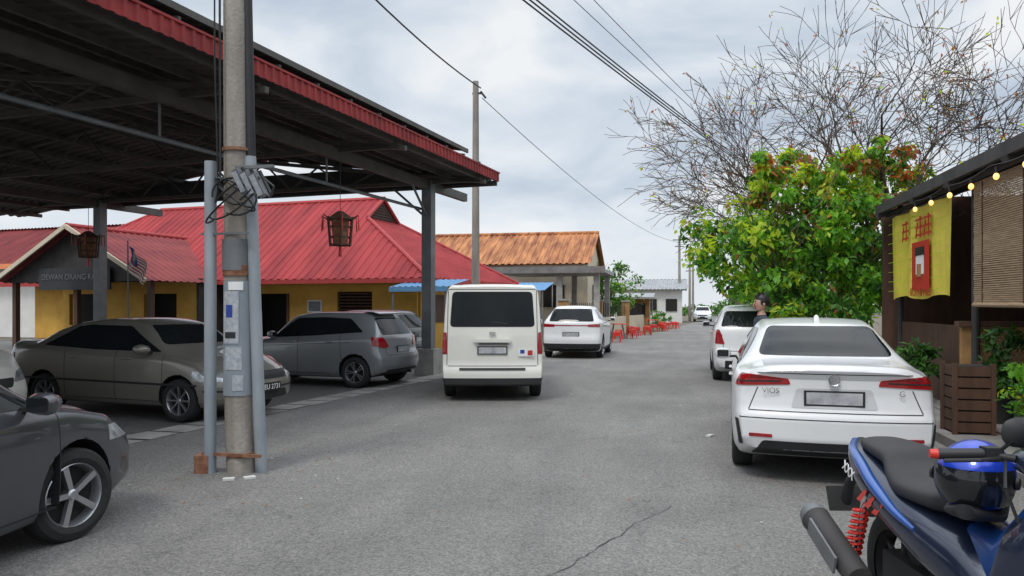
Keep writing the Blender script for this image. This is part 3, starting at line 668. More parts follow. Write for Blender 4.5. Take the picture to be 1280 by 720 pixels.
b.box((-3.0,7.0,1.5),(.06,1.2,.9),M['brown']); b.box((-3.0,9.6,1.0),(.06,1.0,2.0),M['brown']); b.obj('windows_and_doors',e)
b=MB(); b.corr((-3.2,4.0,2.15),(1,0,0),(0,1.6,.25),1.9,1.6,.2,.02,M['bluec']); b.box((-2.25,3.99,2.08),(1.9,.02,.14),M['bluec'])
for x in (-3.1,-1.4): b.tube((x,4.05,0),(x,4.05,2.1),.03,.03,M['steelg'])
b.obj('blue_awning',e)
b=MB(); xa,xb,xm=-16.7,-10.28,-13.5; zg=2.35; za=4.1; rn=math.hypot(3.22,1.75)
b.corr((xb,1.9,zg),(0,1,0),(-3.22,0,1.75),5.3,lambda s:rn,.3,.03,M['redroof2'])
b.corr((xa,7.2,zg),(0,-1,0),(3.2,0,1.75),5.3,lambda s:rn,.3,.03,M['redroof2'])
b.tube((xm,1.9,za+.03),(xm,7.4,za+.03),.08,.08,M['redcap'],8)
for s_,x0 in ((1,xb),(-1,xa)):
    d=Vector((xm-x0,0,za-zg)); c=Vector((x0,1.87,zg))+d/2
    b.box(c,(d.length,.06,.13),M['cream'],ry=-math.atan2(d.z,d.x) if d.x>0 else math.atan2(d.z,-d.x))
b.obj('wing_roof',e)
b=MB(); b.add([(xa,2.3,zg),(xb,2.3,zg),(xm,2.3,za)],[(0,1,2)],M['steeld'])
b.box((xm,2.2,2.45),(3.0,.06,.7),M['sheet']); b.obj('gable_and_signboard',e)
text('sign_text','DEWAN ORANG RAMAI',.25,(xm,2.15,2.5),(math.radians(90),0,0),M['steelg'],e)
b=MB(); ops=[(-16.2,-14.9,.9,2.0),(-12.8,-11.4,.9,2.0)]; wallx(-16.5,-10.5,4.4,0,2.4,ops,M['yellow'])
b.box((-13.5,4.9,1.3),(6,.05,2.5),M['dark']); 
for x in (-16.3,-13.6,-10.6): b.box((x,2.4,1.2),(.16,.16,2.4),M['brown'])
b.box((-10.5,5,1.3),(.1,1.4,2.4),M['steeld']); b.obj('wing_walls',e)
e=empty('malaysia_flag',(-10.3,12.6,0)); fm=MB()
nx,nz=28,14
def fp(i,j):
    u=i/nx;w=j/nz; return (u*.50+.03*math.sin(w*5), .05*math.sin(u*9+w*3)-.15*u, 2.75-w*.42-u*.34)
for i in range(nx):
    for j in range(nz):
        m=M['blue'] if (i<14 and j<8) else (M['red'] if j%2==0 else M['wtext'])
        if i<14 and j<8:
            q=math.hypot((i+.5)/nx*2-.40,(j+.5)/nz-.30); q2=math.hypot((i+.5)/nx*2-.47,(j+.5)/nz-.30)
            if q<.22 and q2>.17: m=M['banner']
            if math.hypot((i+.5)/nx*2-.66,(j+.5)/nz-.30)<.12: m=M['banner']
        fm.add([fp(i,j),fp(i+1,j),fp(i+1,j+1),fp(i,j+1)],[(0,1,2,3)],m)
fm.tube((-.02,0,2.85),(.0,0,0),.013,.013,M['steelg'],8); fm.obj('flag_and_staff',e)
e=empty('terrace_house',(-34,32,0),SR); b=MB(); b.box((0,3,1.8),(16,6,3.6),M['whitew']); 
b.corr((-9,-.8,3.6),(1,0,0),(0,4,2.2),18,4.6,.25,.04,M['redroof2']); b.corr((9,7,3.6),(-1,0,0),(0,-4,2.2),18,4.6,.25,.04,M['redroof2'])
b.box((7.8,-1,3.45),(.1,.1,.2),M['whitew']); b.box((5,-.05,1.4),(2,.1,2.2),M['dark']); b.box((0,-.85,3.5),(18,.1,.25),M['orange']); b.obj('house_shell',e)
# ---------------------------------------------------------------- rusty-roof building
e=empty('rusty_roof_building',(-9.6,40,0)); b=MB()
b.corr((-6,0,3.8),(1,0,0),(0,4,1.95),11,4.45,.35,.05,M['rustroof']); b.corr((5,8,3.8),(-1,0,0),(0,-4,1.95),11,4.45,.35,.05,M['rustroof']); b.tube((-6,4,5.78),(5,4,5.78),.12,.12,M['rustroof'])
b.obj('roof',e); b=MB(); b.box((-.6,1,1.9),(10.2,.2,3.8),M['cream']); b.box((4.6,4.5,1.9),(.2,7,3.8),M['cream'])
b.add([(4.7,.9,3.8),(4.7,7.2,3.8),(4.7,4,5.6)],[(0,1,2)],M['cream']); b.box((4.75,4,2),(.1,1.4,1.5),M['dark'])
for x in (-3,0,2.8): b.box((x,.86,2.1),(1.3,.08,1.2),M['dark']); b.box((x,.84,2.1),(.05,.08,1.2),M['whitew'])
b.obj('walls_windows',e)
b=MB(); b.box((3.6,-3,3.2),(5.2,6,.16),M['greyroof']); b.box((3.6,-6.05,3.2),(5.4,.1,.3),M['concd'])
for x in (1.3,4.2,5.9): b.box((x,-5.6,1.6),(.26,.26,3.2),M['conc'])
for x in (4.2,5.9): b.box((x,-.6,1.6),(.26,.26,3.2),M['conc'])
b.obj('flat_porch',e)
b=MB(); b.corr((1.2,-9.6,2.2),(1,0,0),(0,2.5,.4),3,2.5,.2,.02,M['bluec']); b.tube((1.3,-9.5,0),(1.3,-9.5,2.2),.04,.04,M['steelg']); b.tube((4.1,-9.5,0),(4.1,-9.5,2.2),.04,.04,M['steelg']); b.obj('blue_canopy',e)
e=empty('white_house',(-3.6,70,0)); b=MB(); b.box((0,3,1.5),(7.5,6,3.0),M['whitew']); b.corr((-4.2,-.6,3.0),(1,0,0),(0,3.6,1.0),8.4,3.75,.35,.04,M['greyroof']); b.corr((4.2,6.6,3.0),(-1,0,0),(0,-3.6,1.0),8.4,3.75,.35,.04,M['greyroof'])
for x in (-2,1,2.8): b.box((x,-.04,1.6),(1,.1,1.1),M['dark'])
b.box((4.2,-.3,3.3),(.15,.15,.2),M['whitew']); b.obj('house_shell',e)
e=empty('terrace_house',(-14,56,0)); b=MB(); b.box((0,3,2),(14,6,4),M['cream']); b.corr((-7.5,-.6,4),(1,0,0),(0,3.6,1.6),15,3.95,.3,.04,M['redroof2']);b.corr((7.5,6.6,4),(-1,0,0),(0,-3.6,1.6),15,3.95,.3,.04,M['redroof2']); b.box((3,-.05,2),(1.2,.1,1.2),M['dark']); b.obj('house_shell',e)
e=empty('boundary_wall',(-4.1,31,0),0); b=MB()
P=[(0,0),(.8,6),(1.7,12),(2.5,18)]
for (xa_,ya),(xb_,yb_) in zip(P[:-1],P[1:]):
    d=Vector((xb_-xa_,yb_-ya)); b.box(((xa_+xb_)/2-.6,(ya+yb_)/2,.5),(.15,d.length-.4,1.0),M['cream'],rz=-math.atan2(d.x,d.y)); b.box((xa_-.6,ya,.9),(.4,.4,1.8),M['tan']); b.box((xa_-.6,ya,1.83),(.5,.5,.08),M['conc'])
    for k in range(16):
        t=(k+1)/17; b.box((xa_-.6+d.x*t,ya+d.y*t,1.35),(.03,.03,.7),M['steeld'])
b.obj('wall_and_pillars',e)
e=empty('roadside_stall',(-2.9,49,0)); b=MB(); b.box((0,0,1.0),(2,1.4,2.0),M['tan']); b.box((0,-.72,1.3),(1.5,.05,.8),M['dark']); b.box((0,-.3,2.2),(2.6,2.4,.08),M['greyroof'],rx=.12)
for x in (-1.2,1.2): b.tube((x,-1.4,0),(x,-1.4,2.1),.03,.03,M['steelg'])
b.obj('stall_shell',e)
def stool(x,y):
    b=MB(); b.box((0,0,.44),(.32,.32,.05),M['redp'],taper=.9)
    for a in (-1,1):
        for c in (-1,1): b.tube((a*.12,c*.12,.44),(a*.18,c*.18,0),.03,.026,M['redp'],6)
    for c in (-1,1): b.box((0,c*.15,.33),(.28,.015,.12),M['redp']); b.box((c*.15,0,.33),(.015,.28,.12),M['redp'])
    o=b.obj('plastic_stool'); o.location=(x,y,0); o.rotation_euler=(0,0,R.rand())
def table(x,y):
    b=MB(); b.lathe([(.72,.001),(.72,.45),(.69,.46)],M['redp'],20,'z'); 
    for a in (-1,1):
        for c in (-1,1): b.tube((a*.2,c*.2,.7),(a*.32,c*.32,0),.02,.02,M['steelg'],6)
    o=b.obj('round_table'); o.location=(x,y,0)
for i,y in enumerate((33,36.5,41,46.5,52)):
    x=-3.35+(y-33)*.125
    if i%2==1: table(x,y)
    stool(x+.65,y+.1); stool(x+.1,y-.85)
    if i%2==0: stool(x-.3,y+.5)
    if i>1: stool(x+.5,y+1.4)
e=empty('concrete_bollard',(-4.0,29.2,0)); b=MB(); b.lathe([(0,.15),(.7,.12),(.75,.08),(.76,.001)],M['conc'],14,'z'); b.obj('post',e,40)
# ---------------------------------------------------------------- vegetation
def leaves(b_name,clumps,n,size,weights,parent,droop=.5,seed=1):
    rr=np.random.RandomState(seed); names=list(weights); base=np.array([weights[k] for k in names],float); V=[];MI=[]
    for (cx,cy,cz,rad,bias) in clumps:
        w=base.copy(); 
        if bias: 
            for k,q in bias.items(): w[names.index(k)]*=q
        w/=w.sum(); main=rr.choice(len(names),p=w); w=.45*w; w[main]+=.55
        k=max(3,int(n*rr.uniform(.6,1.3)))
        p=rr.normal(size=(k,3)); p/=np.linalg.norm(p,axis=1)[:,None]; p*= (rr.rand(k,1)**.45)*rad; p[:,2]*=.75
        d=rr.normal(size=(k,3)); d/=np.linalg.norm(d,axis=1)[:,None]; d[:,2]-=droop; d/=np.linalg.norm(d,axis=1)[:,None]
        s=rr.normal(size=(k,3)); s=np.cross(d,s); s/=np.linalg.norm(s,axis=1)[:,None]; s[:,2]*=.6
        ln=size*rr.uniform(.6,1.4,k); mis=rr.choice(len(names),size=k,p=w)
        c=p+np.array([cx,cy,cz]); t=d*ln[:,None]; q=s*ln[:,None]*.27; nn=np.cross(t,q); nn=nn/(np.linalg.norm(nn,axis=1)[:,None]+1e-9)*ln[:,None]*.06
        V.append(np.stack([c,c+t*.45+q+nn,c+t,c+t*.45-q+nn],1).reshape(-1,3)); MI.append(mis)
    V=np.concatenate(V); MI=np.concatenate(MI); nf=len(V)//4
    me=bpy.data.meshes.new(b_name); me.from_pydata(V.tolist(),[],np.arange(nf*4).reshape(-1,4).tolist())
    for k in names: me.materials.append(M[k])
    me.polygons.foreach_set('material_index',MI.tolist()); me.update(); return link(bpy.data.objects.new(b_name,me),parent)
def grow(b,p,d,L,r,depth,rr,m,tips,spread=.6,up=.12,minr=.004,nseg=4):
    d=d.normalized(); pts=[p]; rad=[r]
    for i in range(nseg):
        d=(d+Vector(rr.normal(size=3)*.13)+Vector((0,0,up*.5))).normalized(); p=p+d*L/nseg; pts.append(p); rad.append(max(minr*.8,r*(1-.5*(i+1)/nseg)))
    for i in range(nseg): b.tube(pts[i],pts[i+1],rad[i],rad[i+1],m,8 if r>.04 else (5 if r>.012 else 3),False)
    if depth==0: tips.append((pts[-1],d)); return
    nch=rr.choice([2,3,3]) + (1 if depth<=3 else 0)
    for k in range(nch):
        i=rr.randint(1,nseg+1) if k>0 else nseg
        ax=Vector(rr.normal(size=3)); ax=(ax-ax.dot(d)*d).normalized()
        nd=(d+ax*spread*rr.uniform(.6,1.4)).normalized() if k>0 else (d+ax*.25).normalized()
        grow(b,pts[i],nd,L*rr.uniform(.62,.85),max(minr,rad[i]*(.82 if k==0 else .66)),depth-1,rr,m,tips,spread,up,minr,max(2,nseg-(1 if depth<3 else 0)))
rr=np.random.RandomState(5)
e=empty('bare_tree',(3.55,18.2,0)); b=MB(); tips=[]
b.tube((0,0,0),(.05,0,2.2),.2,.16,M['bark'],12,False)
for k,(dx,dy,dz,l) in enumerate(((-1.1,.1,.75,2.1),(-.65,-.3,.95,2.3),(-.15,.2,1.1,2.3),(.35,-.2,1.0,2.3),(.8,-.4,.8,2.2),(1.2,-.2,.5,2.3),(-.3,.7,.9,2.0),(.5,-.8,.8,2.0))):
    grow(b,Vector((.05,0,2.1)),Vector((dx,dy,dz)),l,.10,5,rr,M['twig'],tips,.78,.01,.008)
b.obj('trunk_and_branches',e)
cl=[(t[0].x,t[0].y,t[0].z,.12,None) for t in tips[::6]]
leaves('sparse_leaves',cl,3,.08,{'leaf6':3,'leaf5':1.5,'leaf4':1},e,seed=9)
e=empty('leafy_tree',(2.7,17.3,0)); b=MB(); tips=[]
b.tube((0,0,0),(-.05,0,1.4),.17,.13,M['bark'],12,False)
for dx,dy,dz in ((-.8,0,.8),(-.3,-.4,1),(.5,.2,1),(.8,-.3,.7),(0,.5,1)): grow(b,Vector((-.05,0,1.3)),Vector((dx,dy,dz)),1.5,.07,3,rr,M['bark'],tips,.6,.1,.006)
b.obj('trunk_and_branches',e)
cl=[]
for i in range(235):
    while True:
        q=rr.uniform(-1,1,3)
        if .25<np.linalg.norm(q)<1: break
    cx=q[0]*2.45-.1; cy=q[1]*1.7; cz=3.0+q[2]*1.45
    if cz>3.5 and rr.rand()<.6 and q[0]<-.1: continue
    bias={'leaf5':9,'leaf6':6,'leaf4':3,'leaf2':.3} if (cz>3.2 and cx>-.1 and rr.rand()<.5) else ({'leaf4':12,'leaf3':3,'leaf2':.2} if (cx<1.3 and cy<.3 and rr.rand()<.42) else None)
    cl.append((cx,cy,cz,rr.uniform(.2,.42),bias))
for i in range(85): cl.append((rr.uniform(-1.2,2.1),rr.uniform(-1,.8),rr.uniform(3.7,4.9),rr.uniform(.1,.28),{'leaf5':14,'leaf6':9,'leaf4':5,'leaf2':.2}))
for i in range(45): cl.append((rr.uniform(-.9,1.9),rr.uniform(-1.6,-.6),rr.uniform(1.35,2.2),rr.uniform(.2,.38),None))
leaves('foliage',cl,62,.155,{'leaf1':4,'leaf2':1.7,'leaf3':4.3,'leaf4':1,'leaf5':.25,'leaf6':.2},e,droop=.9,seed=3)
def bush(name,loc,rx,ry,rz,n,nl,size,w,seed,trunk=True):
    e=empty(name,loc); q=np.random.RandomState(seed); cl=[]
    for i in range(n):
        v=q.normal(size=3); v/=np.linalg.norm(v); v*=q.rand()**.4; cl.append((v[0]*rx,v[1]*ry,rz*1.05+v[2]*rz if not trunk else rz*1.6+v[2]*rz,min(rx,rz)*q.uniform(.2,.35),None))
    leaves('foliage',cl,nl,size,w,e,seed=seed)
    b=MB(); tt=[]
    for k in range(5): grow(b,Vector((0,0,0)),Vector(q.normal(size=3)*.35+np.array([0,0,1])),rz*(1.2 if trunk else .9),.05*rz,2,q,M['bark'],tt,.5)
    b.obj('stems',e); return e
W1={'leaf1':4,'leaf2':3,'leaf3':2,'leaf4':.3}
bush('garden_tree',(-4.2,46,0),1.9,1.7,1.6,70,50,.2,W1,21)
bush('garden_bush',(-1.6,54,0),1.0,1.0,.6,30,40,.14,W1,22,False); bush('garden_bush',(-3.9,36,0),.6,.6,.5,20,30,.1,W1,23,False)
bush('roadside_tree',(4.6,30,0),2.2,2.5,1.9,110,60,.22,W1,24); bush('roadside_tree',(5.4,42,0),2.2,2.5,1.9,90,50,.24,W1,25)
cl=[];q=np.random.RandomState(31)
for i in range(380):
    t=q.rand(); x=-60+t*130; y=120+q.uniform(-10,20); h=2.2+1.5*math.sin(t*23)+q.rand()*1.0
    cl.append((x,y,q.uniform(.3,h),1.3,None))
for i in range(60): cl.append((q.uniform(6,10),q.uniform(60,110),q.uniform(.3,3.2),1.0,None))
e=empty('distant_trees',(0,0,0)); leaves('foliage',cl,45,.6,{'leaf1':3,'leaf2':4,'leaf3':1},e,seed=33)
# ---------------------------------------------------------------- right-hand cafe
e=empty('cafe_building',(0,0,0)); b=MB()
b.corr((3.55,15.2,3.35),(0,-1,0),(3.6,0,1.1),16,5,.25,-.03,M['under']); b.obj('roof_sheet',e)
b=MB(); b.box((3.55,7.2,3.36),(.06,16,.16),M['steeld']); b.box((3.72,7.2,3.26),(.05,16,.06),M['steeld'])
for y in (15,12.9,11.3,9.4,7.4,5,2.5,0): b.box((5.2,y,3.75),(3.6,.05,.08),M['steeld'],ry=-.297)
for y in (15,11.4,7.6,3.8,0): b.tube((3.9,y,.12),(3.9,y,3.42),.05,.05,M['steeld'],10)
for x in (4.2,5,5.8): b.box((x,7.2,3.45+(x-3.55)*.3),(.05,16,.06),M['steeld'])
b.obj('frame',e)
b=MB(); b.box((7.0,7,2),(.2,17,4),M['brown']); b.box((5.4,15.4,1.8),(3.4,.15,3.6),M['brown']); b.box((5.3,7,.08),(3.4,17,.13),M['concd']); 
b.box((5.2,11.5,.72),(2.9,.10,1.2),M['tan']); b.box((5.2,11.5,1.36),(3.0,.2,.07),M['brown'])
b.box((3.95,13.3,.72),(.08,3.4,1.2),M['brown']); 
for x in (4.6,5.6): b.box((x,12.6,1.2),(.6,.6,.06),M['tan']); b.box((x,12.6,.65),(.08,.08,1.1),M['steeld'])
b.box((6.4,13.5,1.6),(.8,2,.9),M['tan']); b.box((6.8,9.8,1.8),(.1,1.8,1.2),M['cream']); b.obj('walls_and_counter',e)
b=MB(); b.tube((6.2,14.0,2.75),(6.2,10.5,2.75),.02,.02,mat('tube_lamp',(1,1,1),.4,emit=(1,1,1,3)),8); b.obj('tube_lamp',e)
e=empty('promo_banner',(3.72,13.35,2.46)); b=MB()
n=18
vs=[];
for i in range(n+1):
    for z in (-.72,.72): vs.append((.03*math.sin(i*1.1)+.02*math.sin(i*.5+z),-1.55+3.1*i/n,z+(.03*math.sin(i*.6) if z<0 else 0)))
b.add(vs,[(2*i,2*i+2,2*i+3,2*i+1) for i in range(n)],M['banner']); b.tube((0,-1.6,.73),(0,1.6,.73),.015,.015,M['steeld']); 
b.box((-.055,-.35,-.22),(.01,.85,.75),M['red']); b.box((-.062,-.35,-.15),(.01,.38,.42),M['wtext']); b.box((-.069,-.35,.0),(.01,.42,.13),M['black']); b.box((-.069,-.33,-.3),(.01,.2,.2),M['tan'])
for k in range(8): b.box((-.046,0,-.6+k*.17),(.004,3.1,.008),M['leaf4'])
b.obj('banner_cloth',e)
b=MB()
for cyy in (-.70,-.30,.45):
    for k in range(3): b.box((-.06,cyy,.38+(k-1)*.12),(.01,.34,.035),M['red'])
    b.box((-.065,cyy-.08,.38),(.01,.04,.34),M['red']); b.box((-.065,cyy+.1,.34),(.01,.035,.26),M['red'],rx=.3)
b.obj('banner_lettering',e); text('banner_small_text','KOPI & MEE',.2,(-.06,-.35,-.64),(math.radians(90),0,math.radians(-90)),M['red'],e)
e=empty('bamboo_blind',(3.78,8.9,0)); b=MB()
for k in range(62):
    z=3.2-k*.0255; b.box((.003*math.sin(k),0,z),(.012,4.4,.019),M['bamboo'],rx=.008*math.sin(k*.2)+.006)
for y in (-1.9,-.6,.7,1.9): b.box((-.012,y,2.4),(.004,.02,1.6),M['brown'])
b.tube((0,-2.2,1.6),(0,2.2,1.62),.03,.03,M['bamboo'],8); b.obj('slats',e)
e=empty('string_lights',(0,0,0)); b=MB(); ys=np.linspace(5,12.6,11)
pts=[(3.48,y,3.22-.05*abs(math.sin((y-5)*2))) for y in np.linspace(5,12.6,60)]; b.path(pts,.006,M['black'],5)
for y in ys: b.tube((3.48,y,3.18),(3.48,y,3.11),.018,.018,M['black'],8); b.ball((3.48,y,3.07),.032,M['bulb'],(1,1,1.2),12,8)
b.obj('bulbs_and_wire',e,60)
e=empty('wooden_planter',(3.3,9.9,.12)); b=MB(); w=.4
for k in range(6): b.box((0,0,.08+k*.13),(w,w,.11),M['brown'])
b.box((0,0,.4),(w-.04,w-.04,.78),M['dark']); 
for a in (-1,1):
    for c in (-1,1): b.box((a*w/2,c*w/2,.4),(.05,.05,.84),M['brown'])
b.obj('slatted_box',e)
def potplant(x,y,ph,rx,rz,w,seed,size=.12,n=26):
    e=empty('potted_plant',(x,y,.12)); b=MB(); b.lathe([(0,.001),(0,.13),(ph,.18),(ph,.16),(ph-.03,.15),(ph-.03,.001)],M['pot'],18,'z'); q=np.random.RandomState(seed); tt=[]
    for k in range(6): grow(b,Vector((0,0,ph-.03)),Vector(q.normal(size=3)*.3+np.array([0,0,1])),rz*.8,.012,1,q,M['bark'],tt,.5,minr=.003)
    b.obj('pot_and_stems',e,40)
    cl=[(q.normal()*rx*.5,q.normal()*rx*.5,ph+q.uniform(.05,1.5)*rz,rx*.4,None) for _ in range(n)]; leaves('foliage',cl,22,size,w,e,seed=seed)
WB_={'leaf3':4,'leaf1':3,'leaf4':.6}
potplant(3.6,8.7,.3,.3,.4,WB_,41,.09,34); potplant(3.98,9.2,.32,.32,.45,WB_,42,.09,34); potplant(3.9,10.6,.35,.2,.6,{'leaf2':4,'leaf1':1},43); potplant(3.5,12.6,.35,.22,.35,{'leaf2':3,'leaf1':2},45)
potplant(4.15,8.6,.32,.34,.5,WB_,46,.09,34)
# ---------------------------------------------------------------- person
def person(loc,rz):
    e=empty('man_standing',loc,rz)
    J={'pel':(0,0,.93,.135),'waist':(0,0,1.08,.13),'chest':(.01,0,1.28,.15),'neckb':(0,0,1.44,.075),'neck':(.01,0,1.50,.055),'ht':(.015,0,1.56,.05),
     'lsh':(0,.19,1.40,.062),'lel':(-.03,.24,1.12,.045),'lwr':(.08,.23,.88,.03),'rsh':(0,-.19,1.40,.062),'rel':(-.03,-.24,1.12,.045),'rwr':(.1,-.22,.89,.03),
     'lhp':(0,.09,.88,.105),'lkn':(.02,.1,.5,.065),'lan':(-.01,.11,.09,.045),'lto':(.16,.13,.04,.04),'rhp':(0,-.09,.88,.105),'rkn':(.02,-.1,.5,.065),'ran':(-.01,-.11,.09,.045),'rto':(.16,-.13,.04,.04)}
    E=[('pel','waist'),('waist','chest'),('chest','neckb'),('neckb','neck'),('neck','ht'),('chest','lsh'),('lsh','lel'),('lel','lwr'),('chest','rsh'),('rsh','rel'),('rel','rwr'),('pel','lhp'),('lhp','lkn'),('lkn','lan'),('lan','lto'),('pel','rhp'),('rhp','rkn'),('rkn','ran'),('ran','rto')]
    for s_,w in (('l',.23),('r',-.22)):
        wx=.08 if s_=='l' else .1
        J[s_+'pm']=(wx+.03,w,.80,.032); E.append((s_+'wr',s_+'pm'))
        for k in range(4):
            J[f'{s_}f{k}a']=(wx+.01+k*.018,w,.755,.0095); J[f'{s_}f{k}b']=(wx+.02+k*.018,w*.96,.725-.004*(k%2),.008); E+= [(s_+'pm',f'{s_}f{k}a'),(f'{s_}f{k}a',f'{s_}f{k}b')]
        J[s_+'th']=(wx+.075,w*.95,.79,.01); J[s_+'th2']=(wx+.085,w*.92,.762,.009); E+= [(s_+'pm',s_+'th'),(s_+'th',s_+'th2')]
    ks=list(J); me=bpy.data.meshes.new('p'); me.from_pydata([J[k][:3] for k in ks],[(ks.index(a),ks.index(c)) for a,c in E],[])
    o=bpy.data.objects.new('p',me); COL.objects.link(o); o.modifiers.new('s','SKIN')
    if not me.skin_vertices: 
        bm=bmesh.new(); bm.from_mesh(me); bm.verts.layers.skin.verify(); bm.to_mesh(me); bm.free()
    for i,k in enumerate(ks): me.skin_vertices[0].data[i].radius=(J[k][3],J[k][3]); me.skin_vertices[0].data[i].use_root=(k=='pel')
    s2=o.modifiers.new('u','SUBSURF'); s2.levels=2; s2.render_levels=2
    bpy.context.view_layer.update(); dg=bpy.context.evaluated_depsgraph_get(); m2=bpy.data.meshes.new_from_object(o.evaluated_get(dg)); bpy.data.objects.remove(o)
    m2.materials.clear()
    for m in (M['skin'],M['shirt'],M['trouser'],M['black']): m2.materials.append(m)
    for p in m2.polygons:
        c=p.center; p.use_smooth=True; arm=abs(c.y)>.185 and c.z>.68
        p.material_index = 0 if (c.z>1.465 or (arm and c.z<1.16)) else (3 if c.z<.08 else (1 if c.z>.93 else 2))
    link(bpy.data.objects.new('body',m2),e)
    b=MB(); hz=1.645
    b.ball((.02,0,hz),.105,M['skin'],(.95,.78,1.18),24,18); b.loft([(.03,0,hz-.12,.055,.045),(.045,0,hz-.09,.062,.058),(.03,0,hz-.02,.07,.07)],M['skin'],14,2,'z')
    b.loft([(.118,0,hz-.035,.008,.018),(.122,0,hz-.04,.016,.012)],M['skin'],8,2,'x'); b.loft([(.11,0,hz+.015,.008,.01),(.142,0,hz-.03,.014,.012),(.12,0,hz-.04,.012,.008)],M['skin'],8)
    for s_ in (1,-1):
        b.ball((.0,s_*.085,hz-.01),.03,M['skin'],(.7,.35,1.1),10,8); b.ball((.108,s_*.032,hz+.01),.013,M['wtext'],(.6,1,.7),8,6); b.ball((.116,s_*.032,hz+.01),.006,M['hair'],(.6,1,1),8,6); b.box((.115,s_*.034,hz+.032),(.012,.035,.008),M['hair'])
    b.box((.112,0,hz-.068),(.012,.042,.01),M['red'])
    b.obj('head',e,60)
    h=MB(); h.ball((-.004,0,hz+.03),.118,M['hair'],(.98,.82,1.05),24,16)
    for i in range(160):
        t=R.rand()*6.28; u=R.uniform(.05,1.2); v_=Vector((math.sin(u)*math.cos(t),math.sin(u)*math.sin(t)*.82,math.cos(u)*1.05)); p=Vector((-.004,0,hz+.03))+v_*.114
        h.tube(p,p+v_*.012+Vector((.02,0,.004)),.006,.001,M['hair'],4)
    o=h.obj('hair',e,60)
    bm=bmesh.new(); bm.from_mesh(o.data)
    dl=[f for f in bm.faces if f.calc_center_median().x>.055 and f.calc_center_median().z<hz+.055]; bmesh.ops.delete(bm,geom=dl,context='FACES')
    dl=[f for f in bm.faces if f.calc_center_median().z<hz-.03]; bmesh.ops.delete(bm,geom=dl,context='FACES'); bm.to_mesh(o.data); bm.free()
person((1.22,12.2,0),195)
# ---------------------------------------------------------------- scooter
e=empty('motor_scooter',(1.07,4.07,0),-78)
navy=paint('scooter_navy',(.018,.026,.055),.3); sblue=paint('scooter_blue',(.02,.09,.34),.2)
seatm=mat('seat_vinyl',(.035,.035,.037),.6,var=.15,bump=.15,bscale=200,spec=.35)
b=MB(); 
for x in (0,1.36): 
    b.lathe([(-.05,.2),(-.06,.24),(-.05,.28),(0,.305),(.05,.28),(.06,.24),(.05,.2)],M['tire'],36,'y',(x,0,.305)); b.lathe([(-.04,.205),(0,.19),(.04,.205)],M['black'],30,'y',(x,0,.305)); b.lathe([(-.03,.001),(-.03,.05),(.03,.05),(.03,.001)],M['alloy'],20,'y',(x,0,.305))
    for k in range(5):
        t=k*1.2566; b.tube((x,0,.305),(x+.2*math.cos(t),0,.305+.2*math.sin(t)),.02,.014,M['black'],6)
b.obj('wheels',e,40)
b=MB()
b.sloft([(-.30,0,.885,.05,.022),(-.22,0,.90,.11,.035),(-.05,0,.895,.14,.045),(.10,0,.88,.15,.05),(.17,0,.83,.17,.055),(.32,0,.79,.195,.055),(.5,0,.79,.17,.055),(.64,0,.805,.11,.05),(.74,0,.79,.04,.03)],seatm)
b.obj('seat',e,60)
b=MB(); 
b.sloft([(-.46,0,.87,.03,.02),(-.36,0,.84,.11,.05),(-.2,0,.80,.175,.085),(.0,0,.745,.215,.115),(.25,0,.68,.23,.12),(.5,0,.61,.215,.14),(.7,0,.55,.18,.14),(.82,0,.48,.14,.12)],navy,pw=2.4)
b.loft([(.6,0,.36,.12,.1),(.8,0,.36,.22,.1),(1.0,0,.48,.23,.2),(1.08,0,.68,.22,.22),(1.18,0,.78,.18,.2),(1.33,0,.78,.1,.14),(1.45,0,.72,.03,.05)],navy,24,2.6)
b.loft([(.64,0,.62,.08,.12),(.85,0,.62,.1,.14),(1.02,0,.75,.13,.16)],sblue,20,2.6)
b.obj('bodywork',e,50)
b=MB()
for s_ in (1,-1):
    b.sloft([(-.40,s_*.06,.885,.02,.012),(-.25,s_*.135,.865,.025,.02),(-.05,s_*.185,.83,.03,.025),(.15,s_*.212,.765,.03,.025),(.35,s_*.218,.70,.022,.02),(.5,s_*.205,.66,.01,.01)],sblue,14,2.2,20)
    for k in range(3): b.add([(-.02+k*.08,s_*.221,.66-k*.012),(.04+k*.08,s_*.226,.66-k*.012),(.12+k*.08,s_*.232,.73-k*.012),(.08+k*.08,s_*.226,.73-k*.012)],[(0,1,2,3)],M['redp'])
b.loft([(-.485,0,.86,.03,.02),(-.45,0,.858,.06,.028),(-.40,0,.85,.085,.032)],M['tail'],14,2.4)
b.path([(-.42,0,.8),(-.6,0,.6),(-.66,0,.48)],.03,M['black'],8); b.box((-.66,0,.5),(.02,.2,.14),M['platek'],ry=-.4)
b.obj('trim_and_tail_lamp',e,50)
text('decal_text','XXX',.07,(-.13,-.213,.775),(math.radians(80),math.radians(14),math.radians(-4)),M['wtext'],e)
b=MB()
b.tube((.35,-.18,.27),(.12,-.22,.30),.03,.04,M['chrome'],14); b.tube((.12,-.265,.31),(-.36,-.285,.46),.062,.075,M['steeld'],20); b.tube((-.36,-.285,.46),(-.42,-.287,.48),.077,.066,M['steelg'],20); b.tube((-.421,-.287,.481),(-.425,-.287,.482),.045,.045,M['dark'],16)
b.box((-.12,-.352,.40),(.34,.012,.09),M['steelg'],ry=.31)
b.tube((-.12,-.175,.36),(-.02,-.175,.68),.017,.017,M['chrome'],10)
hp=[]
for i in range(90):
    t=i/89; a_=t*2*math.pi*8; hp.append((-.12+.10*t+.036*math.cos(a_),-.195+.036*math.sin(a_),.36+.25*t))
b.path(hp,.008,M['redp'],6); b.box((.25,0,.33),(.5,.2,.18),M['black']); b.box((.0,.13,.31),(.42,.07,.16),M['black'])
